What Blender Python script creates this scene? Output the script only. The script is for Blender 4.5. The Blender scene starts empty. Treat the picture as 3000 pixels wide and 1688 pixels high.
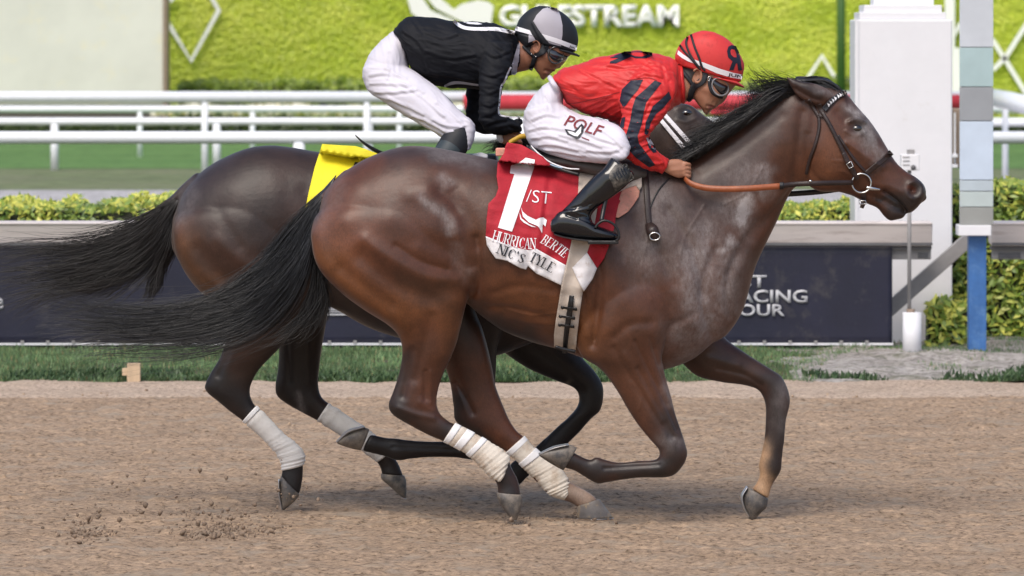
import bpy, bmesh, math, random
import numpy as np
from mathutils import Vector
from mathutils.bvhtree import BVHTree
from mathutils.geometry import tessellate_polygon
R = math.radians
rng = np.random.default_rng(7)
random.seed(7)
SC = bpy.context.scene
# ---------------------------------------------------------------- camera, sky, sun, exposure
D, F, H0, HY = 25.0, 16000.0, 2.2, 127.0      # camera distance, focal length in photo pixels, height, horizon row
cam = bpy.data.cameras.new("camera"); camo = bpy.data.objects.new("camera", cam)
SC.collection.objects.link(camo); SC.camera = camo
camo.location = (0, -D, H0); camo.rotation_euler = (R(90), 0, 0)
cam.sensor_width = 36; cam.lens = 36 * F / 3000; cam.shift_y = -(844 - HY) / 3000
cam.clip_start = 1; cam.clip_end = 3000
cam.dof.use_dof = True; cam.dof.focus_distance = D - .1; cam.dof.aperture_fstop = 7.0
W = bpy.data.worlds.new("World"); SC.world = W; W.use_nodes = True
wn = W.node_tree; bg = wn.nodes["Background"]
sky = wn.nodes.new("ShaderNodeTexSky"); sky.sky_type = 'NISHITA'; sky.sun_disc = False
SUN_EL, SUN_AZ = 53, 203          # azimuth from +Y, clockwise: behind the camera, to the left
sky.sun_elevation = R(SUN_EL); sky.sun_rotation = R(SUN_AZ)
sky.air_density = 1.0; sky.dust_density = 3.0; sky.ozone_density = 1.0
wn.links.new(sky.outputs[0], bg.inputs[0]); bg.inputs[1].default_value = 0.12
sun = bpy.data.lights.new("sun", 'SUN'); sun.energy = 1.5; sun.angle = R(28); sun.color = (1, .93, .84)
suno = bpy.data.objects.new("sun", sun); SC.collection.objects.link(suno)
_d = Vector((math.sin(R(SUN_AZ)) * math.cos(R(SUN_EL)), math.cos(R(SUN_AZ)) * math.cos(R(SUN_EL)), math.sin(R(SUN_EL))))
suno.rotation_euler = _d.to_track_quat('Z', 'Y').to_euler()
suno.location = (0, -10, 20)
SC.view_settings.view_transform = 'Standard'; SC.view_settings.look = 'None'
SC.view_settings.exposure = 0.53; SC.view_settings.gamma = 1; SC.view_settings.use_curve_mapping = False
SC.render.engine = 'CYCLES'
# ---------------------------------------------------------------- helpers
COL = SC.collection
def P(px, py, Y=0.0):
    s = (D + Y) / F
    return np.array([(px - 1500) * s, Y, H0 - (py - HY) * s])
def dist_of(py): return H0 * F / (py - HY) - D         # Y of the ground seen at row py
def tag(o, label=None, cat=None, group=None, kind=None):
    if label: o["label"] = label
    if cat: o["category"] = cat
    if group: o["group"] = group
    if kind: o["kind"] = kind
    return o
def empty(name, loc, label, cat, group=None):
    o = bpy.data.objects.new(name, None); COL.objects.link(o); o.location = loc
    o.empty_display_size = .1
    return tag(o, label, cat, group)
def link(name, me, mat=None, parent=None, smooth=False):
    o = bpy.data.objects.new(name, me); COL.objects.link(o)
    if mat is not None:
        for m in (mat if isinstance(mat, (list, tuple)) else [mat]): me.materials.append(m)
    if smooth: me.shade_smooth()
    if parent is not None:
        o.parent = parent; o.matrix_parent_inverse = Matrix_inv(parent)
    return o
from mathutils import Matrix
def Matrix_inv(p):
    return Matrix.Translation(p.location).inverted() if p.parent is None else Matrix()
def meshnp(name, v, f, mat=None, parent=None, smooth=False, cols=None):
    v = np.asarray(v, dtype=np.float32); f = np.asarray(f, dtype=np.int32)
    me = bpy.data.meshes.new(name); k = f.shape[1]
    me.vertices.add(len(v)); me.vertices.foreach_set("co", v.ravel())
    me.loops.add(f.size); me.loops.foreach_set("vertex_index", f.ravel())
    me.polygons.add(len(f)); me.polygons.foreach_set("loop_start", np.arange(0, f.size, k, dtype=np.int32))
    me.polygons.foreach_set("loop_total", np.full(len(f), k, dtype=np.int32))
    me.update(); me.validate()
    if cols is not None: setcol(me, cols)
    return link(name, me, mat, parent, smooth)
def setcol(me, cols, name="tint"):
    c = np.ones((len(me.vertices), 4), dtype=np.float32); c[:, :cols.shape[1]] = cols
    a = me.color_attributes.new(name, 'FLOAT_COLOR', 'POINT'); a.data.foreach_set("color", c.ravel())
def verts_of(me):
    a = np.empty(len(me.vertices) * 3, dtype=np.float32); me.vertices.foreach_get("co", a); return a.reshape(-1, 3)
def norms_of(me):
    a = np.empty(len(me.vertices) * 3, dtype=np.float32); me.vertex_normals.foreach_get("vector", a); return a.reshape(-1, 3)
def to_px(v):
    s = F / (D + v[:, 1]); return np.stack([1500 + v[:, 0] * s, HY + (H0 - v[:, 2]) * s], 1)
def sstep(a, b, x):
    t = np.clip((x - a) / (b - a), 0, 1); return t * t * (3 - 2 * t)
_lat = {}
def noise2(x, y, scale, seed=0):
    x = np.asarray(x) / scale; y = np.asarray(y) / scale
    if seed not in _lat: _lat[seed] = np.random.default_rng(seed + 100).random((256, 256))
    L = _lat[seed]
    xi = np.floor(x).astype(int); yi = np.floor(y).astype(int); fx = x - xi; fy = y - yi
    fx = fx * fx * (3 - 2 * fx); fy = fy * fy * (3 - 2 * fy)
    g = lambda i, j: L[i & 255, j & 255]
    return (g(xi, yi) * (1 - fx) + g(xi + 1, yi) * fx) * (1 - fy) + (g(xi, yi + 1) * (1 - fx) + g(xi + 1, yi + 1) * fx) * fy - .5
def crom(A, sub):
    A = np.asarray(A, dtype=float); n = len(A)
    if n < 3:
        t = np.linspace(0, 1, sub * (n - 1) + 1)[:, None]; return A[0] * (1 - t) + A[-1] * t
    E = np.vstack([2 * A[0] - A[1], A, 2 * A[-1] - A[-2]]); out = []
    for i in range(n - 1):
        p0, p1, p2, p3 = E[i:i + 4]
        for j in range(sub):
            t = j / sub
            out.append(.5 * ((2 * p1) + (-p0 + p2) * t + (2 * p0 - 5 * p1 + 4 * p2 - p3) * t * t + (-p0 + 3 * p1 - 3 * p2 + p3) * t ** 3))
    out.append(A[-1]); return np.array(out)
def loft_vf(secs, nr=28, sub=5, cap=.5, rough=0, pw=1.0):
    """closed tube through cross-sections (ax,ay,bx,by, depth centre, depth half width)"""
    S = crom(secs, sub); th = np.linspace(0, 2 * math.pi, nr, endpoint=False)
    cs, sn = np.cos(th), np.sin(th)
    if pw != 1: cs = np.sign(cs) * np.abs(cs) ** pw; sn = np.sign(sn) * np.abs(sn) ** pw
    rings = []
    def ring(s, k=1.0, off=None):
        a = P(s[0], s[1], s[4]); b = P(s[2], s[3], s[4]); c = (a + b) / 2; u = (a - b) / 2 * k
        if off is not None: c = c + off
        return c + np.outer(cs, u) + np.outer(sn * s[5] * k, [0, 1, 0])
    def mid(s): return (P(s[0], s[1], s[4]) + P(s[2], s[3], s[4])) / 2
    def capr(s, s2):
        d = mid(s) - mid(s2); d /= (np.linalg.norm(d) + 1e-9)
        r = min(s[5], np.linalg.norm(P(s[0], s[1], s[4]) - P(s[2], s[3], s[4])) / 2) * cap
        return [(math.cos(q), d * r * math.sin(q)) for q in (1.35, 1.05, .7, .35)]
    if cap > 0:
        for k, o in capr(S[0], S[1]): rings.append(ring(S[0], k, o))
    for i, s in enumerate(S):
        k = 1.0 + (rough * (noise2(i * .9, 0, 1, 5) * 2) if rough else 0)
        rings.append(ring(s, k))
    if cap > 0:
        for k, o in reversed(capr(S[-1], S[-2])): rings.append(ring(S[-1], k, o))
    V = np.vstack(rings); n = len(rings)
    i = np.arange(n - 1)[:, None] * nr; j = np.arange(nr)[None]; j2 = (j + 1) % nr
    Fq = np.stack([i + j, i + j2, i + nr + j2, i + nr + j], -1).reshape(-1, 4)
    # caps as fans of quads to a centre (degenerate-free triangles stored as quads are avoided: add centre verts)
    c0 = len(V); V = np.vstack([V, rings[0].mean(0), rings[-1].mean(0)])
    tri = [[c0, (k + 1) % nr, k] for k in range(nr)] + [[c0 + 1, (n - 1) * nr + k, (n - 1) * nr + (k + 1) % nr] for k in range(nr)]
    return V, Fq, np.array(tri)
def mk(name, parts, mat=None, parent=None, smooth=True):
    """one mesh out of several (V,F[,T]) pieces"""
    vs, fs, o = [], [], 0
    for p in parts:
        vs.append(np.asarray(p[0])); 
        for q in p[1:]: fs += (np.asarray(q) + o).tolist()
        o += len(p[0])
    me = bpy.data.meshes.new(name); me.from_pydata(np.vstack(vs).tolist(), [], fs); me.update()
    bm = bmesh.new(); bm.from_mesh(me); bmesh.ops.recalc_face_normals(bm, faces=bm.faces); bm.to_mesh(me); bm.free()
    return link(name, me, mat, parent, smooth)
def loft(name, secs, mat=None, parent=None, **k): return mk(name, [loft_vf(secs, **k)], mat, parent)
def tube_vf(pts, r, nr=8, closed=False):
    """tube through 3-D points, r scalar or list"""
    A = np.asarray(pts, dtype=float); n = len(A); r = np.broadcast_to(np.asarray(r, float), (n,))
    T = np.gradient(A, axis=0) if not closed else (np.roll(A, -1, 0) - np.roll(A, 1, 0))
    T /= np.linalg.norm(T, axis=1)[:, None] + 1e-12
    up = np.array([0, 1, 0.001]) if abs(T[0][1]) < .9 else np.array([0, 0, 1.])
    Vv = []; th = np.linspace(0, 2 * math.pi, nr, endpoint=False)
    for i in range(n):
        a = np.cross(T[i], up); a /= np.linalg.norm(a) + 1e-12; b = np.cross(T[i], a)
        Vv.append(A[i] + r[i] * (np.outer(np.cos(th), a) + np.outer(np.sin(th), b)))
    Vv = np.vstack(Vv); m = n if closed else n - 1
    i = np.arange(m)[:, None] * nr; i2 = ((np.arange(m)[:, None] + 1) % n) * nr; j = np.arange(nr)[None]; j2 = (j + 1) % nr
    Q = np.stack([i + j, i + j2, i2 + j2, i2 + j], -1).reshape(-1, 4)
    if closed: return Vv, Q
    c = len(Vv); Vv = np.vstack([Vv, A[0], A[-1]])
    t = [[c, (k + 1) % nr, k] for k in range(nr)] + [[c + 1, (n - 1) * nr + k, (n - 1) * nr + (k + 1) % nr] for k in range(nr)]
    return Vv, Q, np.array(t)
def ptube(pts, r, sub=6, nr=8):
    """tube through (px,py,Y) points, r in metres"""
    A = crom(np.array(pts, float), sub); return tube_vf([P(*a) for a in A], r, nr)
def box_vf(x0, x1, y0, y1, z0, z1):
    V = [(x, y, z) for x in (x0, x1) for y in (y0, y1) for z in (z0, z1)]
    return np.array(V), np.array([[0, 1, 3, 2], [4, 6, 7, 5], [0, 4, 5, 1], [2, 3, 7, 6], [0, 2, 6, 4], [1, 5, 7, 3]])
def pbox(px0, px1, py0, py1, Y, dep):
    a = P(px0, py1, Y); b = P(px1, py0, Y); return box_vf(a[0], b[0], Y, Y + dep, a[2], b[2])
def bevel(o, w=.004, seg=2):
    m = o.modifiers.new("bevel", 'BEVEL'); m.width = w; m.segments = seg; m.limit_method = 'ANGLE'; m.angle_limit = R(40); return o
def box(name, args, mat, parent=None, bev=.004, prop=False):
    o = mk(name, [pbox(*args) if not prop else box_vf(*args)], mat, parent, smooth=False)
    return bevel(o, bev) if bev else o
def seg_dist(q, pts):
    """distance of points q (N,2) to polyline"""
    best = np.full(len(q), 1e9); pts = np.asarray(pts, float)
    if len(pts) == 1: return np.hypot(*(q - pts[0]).T)
    for a, b in zip(pts[:-1], pts[1:]):
        ab = b - a; t = np.clip(((q - a) @ ab) / (ab @ ab + 1e-9), 0, 1)
        best = np.minimum(best, np.hypot(*(q - (a + t[:, None] * ab)).T))
    return best
def organic(name, lofts, mat=None, parent=None, voxel=.007, smooth=4, disp=(), post=None, tubes=()):
    for l in lofts: l['nr'] = 72; l['sub'] = 9
    o = mk(name, [loft_vf(**l) for l in lofts] + list(tubes), None, None)
    md = o.modifiers.new("r", 'REMESH'); md.mode = 'VOXEL'; md.voxel_size = voxel; md.adaptivity = 0
    sm = o.modifiers.new("s", 'SMOOTH'); sm.factor = .5; sm.iterations = smooth
    dg = bpy.context.evaluated_depsgraph_get(); me = bpy.data.meshes.new_from_object(o.evaluated_get(dg))
    old = o.data; bpy.data.objects.remove(o); bpy.data.meshes.remove(old)
    me.name = name
    displace(me, disp)
    if post: post(me)
    return link(name, me, mat, parent, True)
def displace(me, disp):
    if not disp: return
    v = verts_of(me); n = norms_of(me); q = to_px(v); m = np.clip(-n[:, 1] * 1.8, 0, 1)
    tot = np.zeros(len(v))
    for st in disp:
        pts, rad, h = st[:3]; y0, y1 = st[3] if len(st) > 3 else (-9, .02)
        lo = np.min(pts, 0) - 3 * rad; hi = np.max(pts, 0) + 3 * rad
        k = (q[:, 0] > lo[0]) & (q[:, 0] < hi[0]) & (q[:, 1] > lo[1]) & (q[:, 1] < hi[1]) & (v[:, 1] > y0) & (v[:, 1] < y1)
        if k.any(): tot[k] += h * .001 * np.exp(-(seg_dist(q[k], crom(pts, 4) if len(pts) > 2 else pts) / rad) ** 2)
    v += (n * (tot * m)[:, None]).astype(np.float32)
    me.vertices.foreach_set("co", v.ravel()); me.update()
def creases(me, amp, sets, seed=0):
    """fine folds of thin cloth: long narrow ripples running along given directions"""
    v = verts_of(me); n = norms_of(me); q = to_px(v); d = np.zeros(len(v)); wsum = np.zeros(len(v)) + 1e-6
    for i, (cx, cy, rad, ang) in enumerate(sets):
        w = np.exp(-((q[:, 0] - cx) ** 2 + (q[:, 1] - cy) ** 2) / rad ** 2); c, s_ = math.cos(R(ang)), math.sin(R(ang))
        a = q[:, 0] * c + q[:, 1] * s_; b = -q[:, 0] * s_ + q[:, 1] * c; a2 = a + 400 * v[:, 1]; b2 = b + 22 * noise2(a, b, 60, 200 + seed + i)
        f = noise2(a2, b2 * 4.2, 46, 210 + seed + i) + .6 * noise2(a2, b2 * 4.5, 24, 220 + seed + i); f = np.sign(f) * np.abs(f) ** .8
        d += w * f; wsum += w
    v += (n * (d / wsum * amp)[:, None]).astype(np.float32); me.vertices.foreach_set("co", v.ravel()); me.update()
def paint(me, base, strokes, dust=(), attr="tint"):
    v = verts_of(me); q = to_px(v); c = np.tile(np.array(base, float), (len(v), 1)); d = np.zeros(len(v))
    wx = noise2(q[:, 0], q[:, 1], 38, 3) * 26; wy = noise2(q[:, 0], q[:, 1], 31, 4) * 26; qq = q + np.stack([wx, wy], 1)
    for st in strokes:
        pts, rad, col, s = st[:4]; y0, y1 = st[4] if len(st) > 4 else (-9, 9)
        g = s * np.exp(-(seg_dist(qq, pts) / rad) ** 2) * ((v[:, 1] > y0) & (v[:, 1] < y1)); c = c * (1 - g[:, None]) + np.array(col) * g[:, None]
    for st in dust:
        pts, rad, s = st[:3]; y0, y1 = st[3] if len(st) > 3 else (-9, .05)
        d = np.maximum(d, s * np.exp(-(seg_dist(qq, pts) / rad) ** 2) * ((v[:, 1] > y0) & (v[:, 1] < y1)))
    a = me.color_attributes.new(attr, 'FLOAT_COLOR', 'POINT')
    a.data.foreach_set("color", np.column_stack([c, d]).astype(np.float32).ravel())
CAM = Vector((0, -D, H0))
def bvh(objs):
    V, Fs, o = [], [], 0
    for ob in (objs if isinstance(objs, (list, tuple)) else [objs]):
        me = ob.data; v = verts_of(me); V += v.tolist(); Fs += [[i + o for i in p.vertices] for p in me.polygons]; o += len(v)
    return BVHTree.FromPolygons(V, Fs)
def shape2d(polys, L=9):
    """bmesh of filled 2-D polygons (photo pixels), triangulated, edges shorter than L"""
    bm = bmesh.new()
    for k, poly in enumerate(polys):
        vs = [bm.verts.new((x, y, 0)) for x, y in poly]
        for t in tessellate_polygon([[Vector((x, y, 0)) for x, y in poly]]):
            try: bm.faces.new([vs[i] for i in t])
            except ValueError: pass
    return refine(bm, L)
def refine(bm, L):
    for _ in range(9):
        es = [e for e in bm.edges if e.calc_length() > L]
        if not es: break
        bmesh.ops.subdivide_edges(bm, edges=es, cuts=1)
        bmesh.ops.triangulate(bm, faces=[f for f in bm.faces if len(f.verts) > 3])
    return bm
def decal(name, bm, tree, mat, parent=None, off=.002, thick=0, Yg=-.3, wob=None, smooth=True):
    """lay a flat shape (photo-pixel outline) on a surface, as real geometry"""
    for v in bm.verts:
        p = Vector(P(v.co.x, v.co.y, Yg)); d = (p - CAM).normalized()
        loc, nrm, _, _ = tree.ray_cast(CAM, d)
        o = off + (wob(v.co.x, v.co.y) if wob else 0)
        if loc is None or loc.y > Yg + .5:
            near = tree.find_nearest(p)
            loc = Vector(P(v.co.x, v.co.y, near[0].y))
            q = loc - d * o
        else:
            q = loc - d * o
        v.co = q
    bm.faces.ensure_lookup_table()
    for f in bm.faces:
        f.normal_update()
    fl = [f for f in bm.faces if f.normal.y > 0]
    if fl: bmesh.ops.reverse_faces(bm, faces=fl)
    bmesh.ops.remove_doubles(bm, verts=bm.verts, dist=1e-5)
    if thick:
        r = bmesh.ops.extrude_face_region(bm, geom=bm.faces[:])
        for g in r['geom']:
            if isinstance(g, bmesh.types.BMVert): g.co.y -= thick
        bmesh.ops.recalc_face_normals(bm, faces=bm.faces)
    me = bpy.data.meshes.new(name); bm.to_mesh(me); bm.free()
    return link(name, me, mat, parent, smooth)
def strip2d(pts, w, sub=6):
    """polygon of a band of width w (or list of widths) along a polyline"""
    pts = np.array(pts, float); A = crom(pts, sub) if len(pts) > 2 else pts
    w = np.interp(np.linspace(0, 1, len(A)), np.linspace(0, 1, len(np.atleast_1d(w))), np.atleast_1d(w))
    T = np.gradient(A, axis=0); T /= np.linalg.norm(T, axis=1)[:, None]; N = np.stack([-T[:, 1], T[:, 0]], 1) * w[:, None] / 2
    return [tuple(p) for p in np.vstack([A + N, (A - N)[::-1]])]
def text_bm(s, x, y, hgt, wid=None, rot=0, bold=0, shear=0, L=9):
    """flat lettering, left end x, baseline y (photo pixels), cap height hgt"""
    cu = bpy.data.curves.new("t", 'FONT'); cu.body = s; cu.size = 1; cu.offset = bold; cu.resolution_u = 3
    ob = bpy.data.objects.new("t", cu); COL.objects.link(ob)
    me = bpy.data.meshes.new_from_object(ob.evaluated_get(bpy.context.evaluated_depsgraph_get()))
    bpy.data.objects.remove(ob); bpy.data.curves.remove(cu)
    v = verts_of(me); lo, hi = v.min(0), v.max(0); bm = bmesh.new(); bm.from_mesh(me); bpy.data.meshes.remove(me)
    k = hgt / (hi[1] - max(lo[1], -.02)); kx = (wid / (hi[0] - lo[0])) if wid else k
    c, sn = math.cos(R(rot)), math.sin(R(rot))
    for q in bm.verts:
        a = (q.co.x - lo[0]) * kx; b = -q.co.y * k; a -= b * shear
        q.co = Vector((x + a * c - b * sn, y + a * sn + b * c, 0))
    bmesh.ops.triangulate(bm, faces=bm.faces)
    return refine(bm, L)
def flat(name, bm, Y, mat, parent=None, thick=.01):
    """a flat shape standing upright at depth Y (metres)"""
    for v in bm.verts: v.co = Vector(P(v.co.x, v.co.y, Y))
    r = bmesh.ops.extrude_face_region(bm, geom=bm.faces[:])
    for g in r['geom']:
        if isinstance(g, bmesh.types.BMVert): g.co.y -= thick
    bmesh.ops.recalc_face_normals(bm, faces=bm.faces)
    me = bpy.data.meshes.new(name); bm.to_mesh(me); bm.free(); return link(name, me, mat, parent)
# ---------------------------------------------------------------- materials
def mat(name, col=(.5, .5, .5), rough=.6, spec=.5, metal=0, var=.12, vscale=8, bump=0, bscale=60, attr=None, coat=0, sheen=0, dirt=None, dirt_scale=9, dirt_amt=.5, stretch=(1, 1, 1), alpha=None, sss=0):
    m = bpy.data.materials.new(name); m.use_nodes = True; nt = m.node_tree; N, Lk = nt.nodes, nt.links
    b = N["Principled BSDF"]; b.inputs["Roughness"].default_value = rough; b.inputs["Metallic"].default_value = metal
    b.inputs["Specular IOR Level"].default_value = spec
    b.inputs["Coat Weight"].default_value = coat; b.inputs["Coat Roughness"].default_value = .08
    b.inputs["Sheen Weight"].default_value = sheen
    tc = N.new("ShaderNodeTexCoord"); mp = N.new("ShaderNodeMapping"); mp.inputs["Scale"].default_value = stretch
    Lk.new(tc.outputs["Object"], mp.inputs[0]); co = mp.outputs[0]
    def noise(sc, det=4, ro=.6):
        n = N.new("ShaderNodeTexNoise"); n.inputs["Scale"].default_value = sc; n.inputs["Detail"].default_value = det
        n.inputs["Roughness"].default_value = ro; Lk.new(co, n.inputs["Vector"]); return n
    def mix(f, a, bb, mode='MIX'):
        x = N.new("ShaderNodeMix"); x.data_type = 'RGBA'; x.blend_type = mode
        for s, v in ((x.inputs[0], f), (x.inputs[6], a), (x.inputs[7], bb)):
            if isinstance(v, (int, float)): s.default_value = v
            elif isinstance(v, tuple): s.default_value = (*v, 1)
            else: Lk.new(v, s)
        return x.outputs[2]
    def ramp(f, a, bb, lo=0., hi=1.):
        r = N.new("ShaderNodeMapRange"); r.inputs[1].default_value = a; r.inputs[2].default_value = bb
        r.inputs[3].default_value = lo; r.inputs[4].default_value = hi; Lk.new(f, r.inputs[0]); return r.outputs[0]
    base = tuple(col)
    if attr:
        at = N.new("ShaderNodeAttribute"); at.attribute_name = attr; base = at.outputs["Color"]; m["_"] = 1
    n = noise(vscale); out = mix(ramp(n.outputs[0], .3, .7), base, mix(1.0, base, (1 - var * 2, 1 - var * 2, 1 - var * 2), 'MULTIPLY'))
    if dirt:
        dn = noise(dirt_scale, 8, .7); out = mix(ramp(dn.outputs[0], .62 - dirt_amt * .3, .78 - dirt_amt * .2), out, tuple(dirt))
    Lk.new(out, b.inputs["Base Color"])
    if bump:
        bn = noise(bscale, 6, .65); bp = N.new("ShaderNodeBump"); bp.inputs["Strength"].default_value = min(bump, 1); bp.inputs["Distance"].default_value = .004 * max(1, bump)
        Lk.new(bn.outputs[0], bp.inputs["Height"]); Lk.new(bp.outputs[0], b.inputs["Normal"])
    if sss: b.inputs["Subsurface Weight"].default_value = sss; b.inputs["Subsurface Radius"].default_value = (.01, .004, .002); b.inputs["Subsurface Scale"].default_value = 1
    m["h"] = 0
    return m
def coat_mat(name, rough=.42, spec=.5, dustcol=(.36, .33, .33)):
    m = bpy.data.materials.new(name); m.use_nodes = True; nt = m.node_tree; N, Lk = nt.nodes, nt.links; b = N["Principled BSDF"]
    at = N.new("ShaderNodeAttribute"); at.attribute_name = "tint"; tc = N.new("ShaderNodeTexCoord")
    def noise(sc, det, ro, st=(1, 1, 1)):
        mp = N.new("ShaderNodeMapping"); mp.inputs["Scale"].default_value = st; Lk.new(tc.outputs["Object"], mp.inputs[0])
        n = N.new("ShaderNodeTexNoise"); n.inputs["Scale"].default_value = sc; n.inputs["Detail"].default_value = det; n.inputs["Roughness"].default_value = ro
        Lk.new(mp.outputs[0], n.inputs["Vector"]); return n.outputs[0]
    def rmp(f, a, bb, lo, hi):
        r = N.new("ShaderNodeMapRange"); r.inputs[1].default_value = a; r.inputs[2].default_value = bb; r.inputs[3].default_value = lo; r.inputs[4].default_value = hi
        Lk.new(f, r.inputs[0]); return r.outputs[0]
    def math_(op, a, bb):
        x = N.new("ShaderNodeMath"); x.operation = op; x.use_clamp = True
        for s, v in ((x.inputs[0], a), (x.inputs[1], bb)):
            if isinstance(v, (int, float)): s.default_value = v
            else: Lk.new(v, s)
        return x.outputs[0]
    mot = N.new("ShaderNodeMix"); mot.data_type = 'RGBA'; mot.blend_type = 'MULTIPLY'; mot.inputs[0].default_value = 1
    cmb = N.new("ShaderNodeCombineColor"); vv = rmp(noise(8, 7, .66), .3, .7, .66, 1.3); fine = rmp(noise(210, 6, .8, (1, 1, .4)), .3, .7, .68, 1.32)
    mm = N.new("ShaderNodeMath"); mm.operation = 'MULTIPLY'; Lk.new(vv, mm.inputs[0]); Lk.new(fine, mm.inputs[1])
    for i in range(3): Lk.new(mm.outputs[0], cmb.inputs[i])
    Lk.new(at.outputs["Color"], mot.inputs[6]); Lk.new(cmb.outputs[0], mot.inputs[7])
    # dust and dried sweat, with a ragged grainy edge
    grain = noise(60, 9, .8, (1, 1, .55)); big = noise(9, 4, .6)
    f = math_('MULTIPLY', at.outputs["Alpha"], rmp(grain, .36, .68, 0.28, 1.05)); f = math_('MULTIPLY', f, rmp(big, .3, .62, .5, 1.05))
    mx = N.new("ShaderNodeMix"); mx.data_type = 'RGBA'; Lk.new(f, mx.inputs[0]); Lk.new(mot.outputs[2], mx.inputs[6]); mx.inputs[7].default_value = (*dustcol, 1)
    Lk.new(mx.outputs[2], b.inputs["Base Color"])
    ro = N.new("ShaderNodeMath"); ro.operation = 'MULTIPLY_ADD'; Lk.new(f, ro.inputs[0]); ro.inputs[1].default_value = .35; ro.inputs[2].default_value = rough
    Lk.new(ro.outputs[0], b.inputs["Roughness"]); b.inputs["Specular IOR Level"].default_value = spec
    b.inputs["Sheen Weight"].default_value = .12; b.inputs["Sheen Roughness"].default_value = .4
    h1 = noise(14, 5, .55); h2 = noise(230, 4, .7, (1, 1, .35)); ad = N.new("ShaderNodeMath"); ad.operation = 'MULTIPLY_ADD'
    Lk.new(h2, ad.inputs[0]); ad.inputs[1].default_value = .2; Lk.new(h1, ad.inputs[2])
    bp = N.new("ShaderNodeBump"); bp.inputs["Strength"].default_value = .5; bp.inputs["Distance"].default_value = .005
    Lk.new(ad.outputs[0], bp.inputs["Height"]); Lk.new(bp.outputs[0], b.inputs["Normal"]); return m
def hair_mat(name, col, rough=.42):
    m = mat(name, col, rough=rough, spec=.7, var=.3, vscale=25); return m
# ================================================================ the setting
M = {}
M['white'] = mat('white_paint', (.79, .79, .82), .5, var=.02, dirt=(.66, .64, .63), dirt_scale=3, dirt_amt=.02)
M['white_rail'] = mat('white_rail_paint', (.86, .88, .92), .35, var=.03)
M['rail_under'] = mat('rail_shadow_grey', (.3, .31, .34), .5)
M['alu'] = mat('rail_cream', (.72, .65, .62), .5, var=.06, dirt=(.4, .33, .3), dirt_amt=.3, stretch=(.3, 1, 3))
M['dark_alu'] = mat('rail_dark_alu', (.13, .13, .14), .5)
M['grey_alu'] = mat('grey_alu', (.32, .31, .31), .5, var=.1)
M['banner'] = mat('banner_navy', (.016, .017, .04), .55, var=.15, vscale=3, dirt=(.06, .055, .06), dirt_scale=5, dirt_amt=.25, bump=.4, bscale=30)
M['banner_text'] = mat('banner_text', (.55, .55, .58), .6)
M['red_pad'] = mat('red_rail_pad', (.62, .05, .07), .6, var=.12, bump=.3)
M['pale_panel'] = mat('pale_panel', (.74, .73, .66), .6, var=.06, vscale=.7, dirt=(.78, .72, .54), dirt_scale=1.2, dirt_amt=.25)
M['turf_wall'] = mat('turf_wall_green', (.60, .70, .05), .8, var=.18, vscale=2.2, dirt=(.50, .64, .04), dirt_scale=5, dirt_amt=.5, stretch=(.4, 1, 1.3), bump=.8, bscale=30)
M['brown_trim'] = mat('brown_trim', (.3, .22, .16), .6)
M['blue'] = mat('blue_post_paint', (.05, .16, .42), .45, var=.12, vscale=12, dirt=(.1, .22, .45), dirt_amt=.4)
M['wood'] = mat('pale_wood', (.6, .45, .3), .7, var=.1, stretch=(3, 3, .4))
def ground_mat(name, c1, c2, c3, s1=3, s2=30, bump=.5, st=(1, 1, 1), rough=.9):
    m = bpy.data.materials.new(name); m.use_nodes = True; nt = m.node_tree; N, Lk = nt.nodes, nt.links; b = N["Principled BSDF"]
    b.inputs["Roughness"].default_value = rough; b.inputs["Specular IOR Level"].default_value = .2
    tc = N.new("ShaderNodeTexCoord"); mp = N.new("ShaderNodeMapping"); mp.inputs["Scale"].default_value = st; Lk.new(tc.outputs["Object"], mp.inputs[0])
    def cr(sc, det, stops):
        n = N.new("ShaderNodeTexNoise"); n.inputs["Scale"].default_value = sc; n.inputs["Detail"].default_value = det; n.inputs["Roughness"].default_value = .7
        Lk.new(mp.outputs[0], n.inputs["Vector"]); r = N.new("ShaderNodeValToRGB"); Lk.new(n.outputs[0], r.inputs[0])
        e = r.color_ramp.elements; e[0].position, e[0].color = stops[0][0], (*stops[0][1], 1); e[1].position, e[1].color = stops[-1][0], (*stops[-1][1], 1)
        for p, c in stops[1:-1]: x = e.new(p); x.color = (*c, 1)
        return n, r.outputs[0]
    n1, a = cr(s1, 6, [(.35, c1), (.65, c2)]); n2, bb = cr(s2, 8, [(.37, (.34, .32, .30)), (.47, (.88, .87, .86)), (.64, (1.28, 1.26, 1.24))])
    mx = N.new("ShaderNodeMix"); mx.data_type = 'RGBA'; mx.blend_type = 'MULTIPLY'; mx.inputs[0].default_value = 1; Lk.new(a, mx.inputs[6]); Lk.new(bb, mx.inputs[7])
    n3, f = cr(s1 * 2.3, 5, [(.52, (0, 0, 0)), (.68, (1, 1, 1))])
    m2 = N.new("ShaderNodeMix"); m2.data_type = 'RGBA'; Lk.new(f, m2.inputs[0]); Lk.new(mx.outputs[2], m2.inputs[6]); m2.inputs[7].default_value = (*c3, 1)
    Lk.new(m2.outputs[2], b.inputs["Base Color"])
    bp = N.new("ShaderNodeBump"); bp.inputs["Strength"].default_value = bump; bp.inputs["Distance"].default_value = .02; Lk.new(n2.outputs[0], bp.inputs["Height"]); Lk.new(bp.outputs[0], b.inputs["Normal"])
    return m
def sheet(name, y0, y1, z, m, x0=-400, x1=400, ny=1):
    V = [(x0, y0, z), (x1, y0, z), (x1, y1, z), (x0, y1, z)]
    o = mk(name, [(np.array(V, float), np.array([[0, 1, 2, 3]]))], m, None, False); return tag(o, kind='structure')
YE = dist_of(1132)                     # far edge of the dirt
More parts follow.
